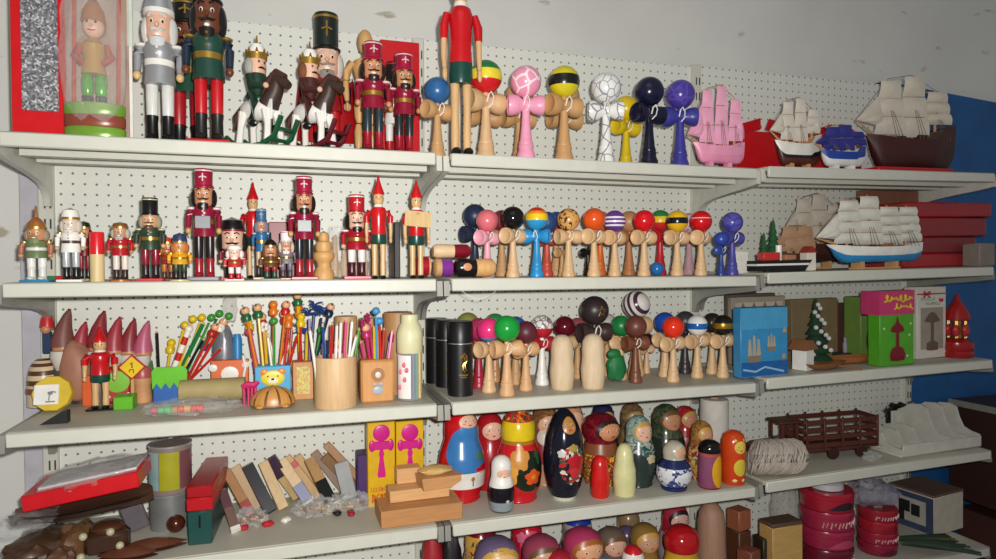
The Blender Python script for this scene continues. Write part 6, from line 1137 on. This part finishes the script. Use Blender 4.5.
# ================================================================ bottom shelf, right
r, w, h = carton(5, 773, 803, 527, .05, .06, 'light wooden box with dark lid on the bottom shelf', W('c09a5c', .5, (.12, 1, 1)), 'wooden_box', 'box'); MB().box((0, .03, h+.006), (w, .06, .012), W('5a4636'), .002).build('lid', r)
solid('clear_bag', 'bag', 'cloudy clear bag behind the light wooden box', blob(MB(), (0, 0, .1), (.05, .05, .13), film('d8d4cc', .75), .1, 6, seed=60), at(5, 785, .22), None)
def tubs(u, d, R, z0, n, label, cols, zt):
    p = at(5, u, d); hh = (zt-z0)/n
    for i in range(n):
        c = cols[i % len(cols)]; o = thing('round_tub', f'{label}, {PO[i]} from the bottom', 'tub', (p.x, p.y, p.z+z0+i*hh), 'stacked round tubs', .3*i)
        MB().lathe([(0, 0), (R*.93, 0), (R*.96, hh*.06), (R*.98, hh*.66), (R*1.01, hh*.7), (R*1.01, hh*.84), (R*.98, hh*.87), (R*.95, hh*.98), (0, hh*.985)], M(c[0], .25), 26).build('tub', o)
        q = MB(); pr = [(R*.96, hh*.06), (R*.98, hh*.66)]
        if c[1]:
            rn = random.Random(i+int(u))
            for k in range(6): a = -.9+.3*k-.3*i; q.path([surf(pr, a, hh*.2, .001), surf(pr, a+.05, hh*.5, .001), surf(pr, a+.14, hh*(.2+.2*rn.random()), .001), surf(pr, a+.2, hh*.5, .001)], .002, M('e0b8b8', .4), 4)
            q.build('lettering', o)
        else: q.sheet(lambda s, t: surf(pr, -.7+1.4*s-.3*i, hh*(.14+.42*t*math.sin(PI*s)), .001), 12, 3, M(c[2], .3)).build('window_panel', o)
zt1 = onY(826, 487, .1).z-at(5, 826, .1).z; zt2 = onY(876, 506, .1).z-at(5, 876, .1).z
tubs(826, .1, rad(at(5, 826, .1), 56), 0, 4, 'pink tub in the left tall stack', [('6a1428', 1), ('9c2444', 0, 'b84466'), ('a02644', 1), ('a82034', 0, '34202c')], zt1)
o = solid('white_plate', 'plate', 'round white plate on top of the left tub stack', MB().lathe([(0, 0), (.05, 0), (.048, .016), (.03, .026), (0, .027)], M('c8c4c8', .3), 22), at(5, 826, .1)+Vector((0, 0, zt1+.001)))
tubs(877, .1, rad(at(5, 877, .1), 42), 0, 4, 'red tub in the right lower stack', [('8c1c38', 0, '5a1428'), ('a02038', 1), ('a82030', 0, '901c28'), ('9c2030', 1)], zt2)
solid('crinkled_bag', 'bag', 'crinkled clear bag lying on the right tub stack', blob(MB(), (0, 0, .034), (.075, .06, .045), film('a8a4b4', .5, .08), .16, 7, seed=70), at(5, 872, .12)+Vector((0, 0, zt2+.002)))
d = .12; r, w, h = carton(5, 931, 966, 495, d, .16, 'white carton with brown top and blue-framed picture on its side', M('c8c0b0', .6), 'white_carton', 'box', .12)
MB().box((0, .08, h+.004), (w*1.01, .162, .008), M('6a5446', .7), .001).build('lid', r); MB().box((-w/2-.001, .08, h*.5), (.003, .158, h*.94), M('3a4660', .5)).build('blue_side', r); MB().box((-w/2-.003, .085, h*.52), (.003, .12, h*.62), M('b0aca0', .5)).build('side_picture', r)
q = MB()
for y, z, a in ((.06, .55, .03), (.1, .6, .04), (.11, .35, .02)): q.box((-w/2-.0052, y, h*z), (.002, a, h*.3), M('1c1c1e', .5), 0)
q.build('printed_tools', r)
p = at(5, 925, .04); r = thing('feather_bundle', 'bundle of dark green and tan feathers lying on the bottom shelf', 'feather bundle', p+Vector((0, 0, .006)), None, -.25)
for i in range(16):
    rn = random.Random(i); x0 = -.09+.01*rn.random(); a = (i-8)*.006; z = .004+.018*rn.random()
    MB().path([(x0, a*.6, z+.02), (0, a, z+.012), (.11+.02*rn.random(), a*1.9, z)], [.002, .005, .003], M(('26402e', '2c3c2c', '1e3426', '6a5a2c')[i % 4], .7), 5).build('feather', r)
# ================================================================ the neighbouring unit beyond the right end
def cab(u0, v0, u1, v1, zb, label, col, trim=None):
    a, b = onY(u0, v0, DEP), ray(u1, v1); x = a.x; t = None
    h = a.z-zb; r = thing('side_cabinet', label, 'cabinet', (x, 0, zb), 'wooden units beyond the right end')
    MB().box((.3, -.05, h/2), (.6, .74, h), W(col, .5, (1, .12, 1), 20), .004).build('case', r)
    if trim: MB().box((-.003, -.05, h-.012), (.008, .745, .024), M(trim, .4), .001).build('edge_trim', r)
cab(949, 398, 996, 410, -.96, 'dark brown wooden unit with light metal edge beside the blue wall', '3a2018', '8c8a80')
cab(957, 505, 996, 530, -1.34, 'low reddish brown wooden unit at the bottom right', '4a2a22')
# ---------------------------------------------------------------- nudge neighbours apart (metres along the shelf, into the shelf)
NUDGE = {
    'all white nutcracker with a white domed cap': (0.003, -0.007),
    'black-hatted nutcracker with wide dark hair behind the white-haired one': (0.002, 0.008),
    'blue kendama with a blue, yellow and red ball': (0.001, 0.004),
    'bright red-hooded nesting doll in the back row': (-0.003, 0.024),
    'brown kendama with a brown ball': (0.003, -0.015),
    'brown-gold nesting doll at the back under the third shelf': (0, -0.005),
    'brown-hooded nesting doll with pale beard behind the dark lacquered one': (-0.001, -0.003),
    'burgundy nutcracker with long dark hair left of the wooden peg figure': (-0.003, -0.022),
    'burgundy soldier nutcracker on a black base beside the red box': (-0.002, -0.006),
    'burgundy soldier nutcracker rightmost on the top left shelf': (0.001, 0.012),
    'crowned nutcracker on a white rocking horse with burgundy rockers': (0.003, 0),
    'crowned nutcracker on a white rocking horse with green rockers': (0.003, 0.008),
    'dark green-hooded nesting doll in the back row': (0.002, -0.024),
    'dark pink kendama behind the hot pink ball': (0.003, 0.001),
    'doll in dusky pink hood with brown hair, bottom shelf': (-0.003, 0.028),
    'doll in pink hood with reddish hair, bottom shelf': (0.003, 0.016),
    'doll with glossy red cap and yellow lower part': (0.003, -0.002),
    'doll with grey-brown hood and blue dress, bottom shelf': (-0.002, 0.014),
    'dull purple doll behind the red-and-white tipped one': (-0.003, 0.028),
    'gold-hooded doll with golden hair, bottom shelf': (-0.002, 0.028),
    'golden-haired nesting doll in reddish dress behind the yellow and black one': (0.003, 0.008),
    'green kendama in the back row': (0.003, 0.028),
    'large dark brown kendama with a gold star on its ball': (0.003, 0.004),
    'large dark-faced nutcracker in green coat, red trousers and black hat': (-0.002, -0.006),
    'large nesting doll in red hood, blue dress and white apron': (0.003, 0.028),
    'large silver and white nutcracker holding a staff': (0.003, 0.028),
    'large yellow nesting doll with black and orange apron and red base': (0.003, -0.012),
    'little yellow-coated figure with navy cap on a round cream base': (-0.003, -0.018),
    'navy-hooded nesting doll at the back under the third shelf': (-0.003, -0.004),
    'nesting doll in pale teal hood with flowered dark dress': (0.003, -0.014),
    'nesting doll in peach hood with brown dots': (-0.002, 0.009),
    'nutcracker with a spiked copper helmet on a blue base': (-0.003, -0.012),
    'pink kendama with a coral pink ball': (0.003, 0.016),
    'pink kendama with a crackled pink ball': (0.002, -0.002),
    'plain pale cream-green peg doll': (0.001, -0.003),
    'plain unpainted wooden peg doll, right one of the pair': (-0.003, -0.012),
    'red barrel-shaped doll lying beside the sign-holding doll': (-0.001, 0.012),
    'red kendama with a dark blue ball behind the rainbow one': (-0.003, -0.015),
    'red nesting doll mostly hidden behind the yellow one': (0.003, 0.028),
    'short dark blue kendama in front of the violet one': (0.001, -0.003),
    'small brown-bearded figure with black pointed cap and red trousers': (-0.002, -0.009),
    'small doll with glossy black head and yellow front panel': (-0.003, -0.011),
    'small doll with red and white striped tip, bottom shelf': (0.003, 0),
    'small grey figure in white hat holding a white bundle': (-0.001, 0.028),
    'small red doll just showing above the frame edge': (0.003, 0),
    'small white-coated soldier nutcracker in black hat before the red box': (0.002, -0.009),
    'small wooden kendama with a black ball at the back': (0.002, 0.012),
    'squat nesting doll in blue and white with navy base': (0.001, -0.003),
    'tall golden brown doll at the back of the bottom shelf': (0.003, 0.011),
    'tall grey doll with bright blue hood, bottom shelf': (-0.002, 0.008),
    'tall kendama with a white and dark swirl ball': (0.001, 0.008),
    'tall nutcracker in very tall black hat and red cape': (-0.003, 0.024),
    'tallest burgundy nutcracker on the second shelf, grey pouch, grey base': (0.002, 0.018),
    'tallest wooden doll in red tunic and green shorts, head above the frame': (-0.003, -0.004),
    'wide-headed nesting doll with maroon hood and dark hair': (-0.002, 0.019),
    'wooden doll in red tunic and cone hat behind the blue figure': (0.003, 0.028),
    'wooden doll in red tunic holding a blank cardboard sign': (0.003, -0.007),
    'wooden doll in red tunic in front of the monogrammed soldier': (0.003, -0.014),
    'wooden doll with a black head lying in front of the pink kendama': (-0.001, -0.018),
    'wooden doll with a purple band lying on the second shelf': (0, 0.002),
    'wooden kendama with a black and gold ball': (-0.003, 0.007),
    'wooden kendama with a blue ball in the back row': (0.002, -0.009),
    'wooden kendama with a blue, white and red ball in the back row': (0.003, 0.02),
    'wooden kendama with a bright green ball and pale line': (0.003, -0.016),
    'wooden kendama with a dark ball behind the blue-striped one': (0.002, 0.008),
    'wooden kendama with a dull maroon ball': (0.001, 0.004),
    'wooden kendama with a glossy black ball': (-0.001, -0.003),
    'wooden kendama with a green ball right of the star kendama': (-0.002, -0.01),
    'wooden kendama with a green, yellow and red ball': (-0.002, 0.012),
    'wooden kendama with a hot pink ball and blue base': (0.003, -0.009),
    'wooden kendama with a leopard-spotted ball': (-0.002, 0.012),
    'wooden kendama with a pale grey ball in the back row': (-0.003, 0.028),
    'wooden kendama with a purple ball and white stripes': (0.002, 0.012),
    'wooden kendama with a red and grey ball behind the star kendama': (0.003, 0.016),
    'wooden kendama with a red ball and pale line': (-0.001, 0.004),
    'wooden kendama with a royal blue ball': (0.001, -0.003),
    'wooden kendama with a shiny dark red ball behind the blank dolls': (-0.003, 0.004),
    'wooden kendama with a white ball and blue stripe': (-0.003, 0.02),
    'wooden kendama with an olive ball in the back row': (0.002, 0.028),
    'wooden kendama with blue ball standing left of the tall red doll': (-0.002, -0.015),
}
for o in list(C.objects):
    if o.parent is None and o.get('label') in NUDGE: x, y = NUDGE[o['label']]; o.location.x += x; o.location.y += y
# the right bay leans a little, and everything on it leans with it
for o in list(C.objects):
    if o.parent is None and o.get('category') not in (None, 'shelf', 'upright', 'pegboard', 'cabinet') and not o.get('kind') and o.location.x > 2*PITCH+.02 and abs(o.rotation_euler.y) < 1e-6:
        o.rotation_euler = (Matrix.Rotation(-TILT, 3, 'Y') @ o.rotation_euler.to_matrix()).to_euler(); o.location.z += .0012
# ---------------------------------------------------------------- light and camera
cam = bpy.data.cameras.new('camera'); co = bpy.data.objects.new('camera', cam); C.objects.link(co)
cam.sensor_fit = 'HORIZONTAL'; cam.sensor_width = 36; cam.lens = FPX/996*36; cam.clip_start = .02
m4 = Matrix((RT, UP, -fwd)).transposed().to_4x4(); m4.translation = CAM; co.matrix_world = m4
bpy.context.scene.camera = co
def lamp(name, kind, loc, energy, size, target, color=(1, 1, 1)):
    li = bpy.data.lights.new(name, kind); o = bpy.data.objects.new(name, li); C.objects.link(o); o.location = loc; li.energy = energy; li.color = color
    if kind == 'AREA': li.size = size
    else: li.shadow_soft_size = size
    o.rotation_euler = (Vector(target)-Vector(loc)).to_track_quat('-Z', 'Y').to_euler(); return o
lamp('camera_flash', 'AREA', CAM+UP*.045+RT*.05-fwd*.02, 31, .03, CAM+fwd*2-RT*.35, (1, .98, .94))
t = lamp('ceiling_tube', 'AREA', (.6, -1.3, 1.5), 3, 1.2, (.6, -.2, -.3), (1, .98, .93))
w = bpy.data.worlds.new('room_light'); bpy.context.scene.world = w; w.use_nodes = True
w.node_tree.nodes['Background'].inputs[0].default_value = (.95, .97, 1, 1); w.node_tree.nodes['Background'].inputs[1].default_value = .19
vs = bpy.context.scene.view_settings; vs.view_transform = 'Standard'; vs.look = 'None'; vs.exposure = 0; vs.gamma = 1; vs.use_curve_mapping = False
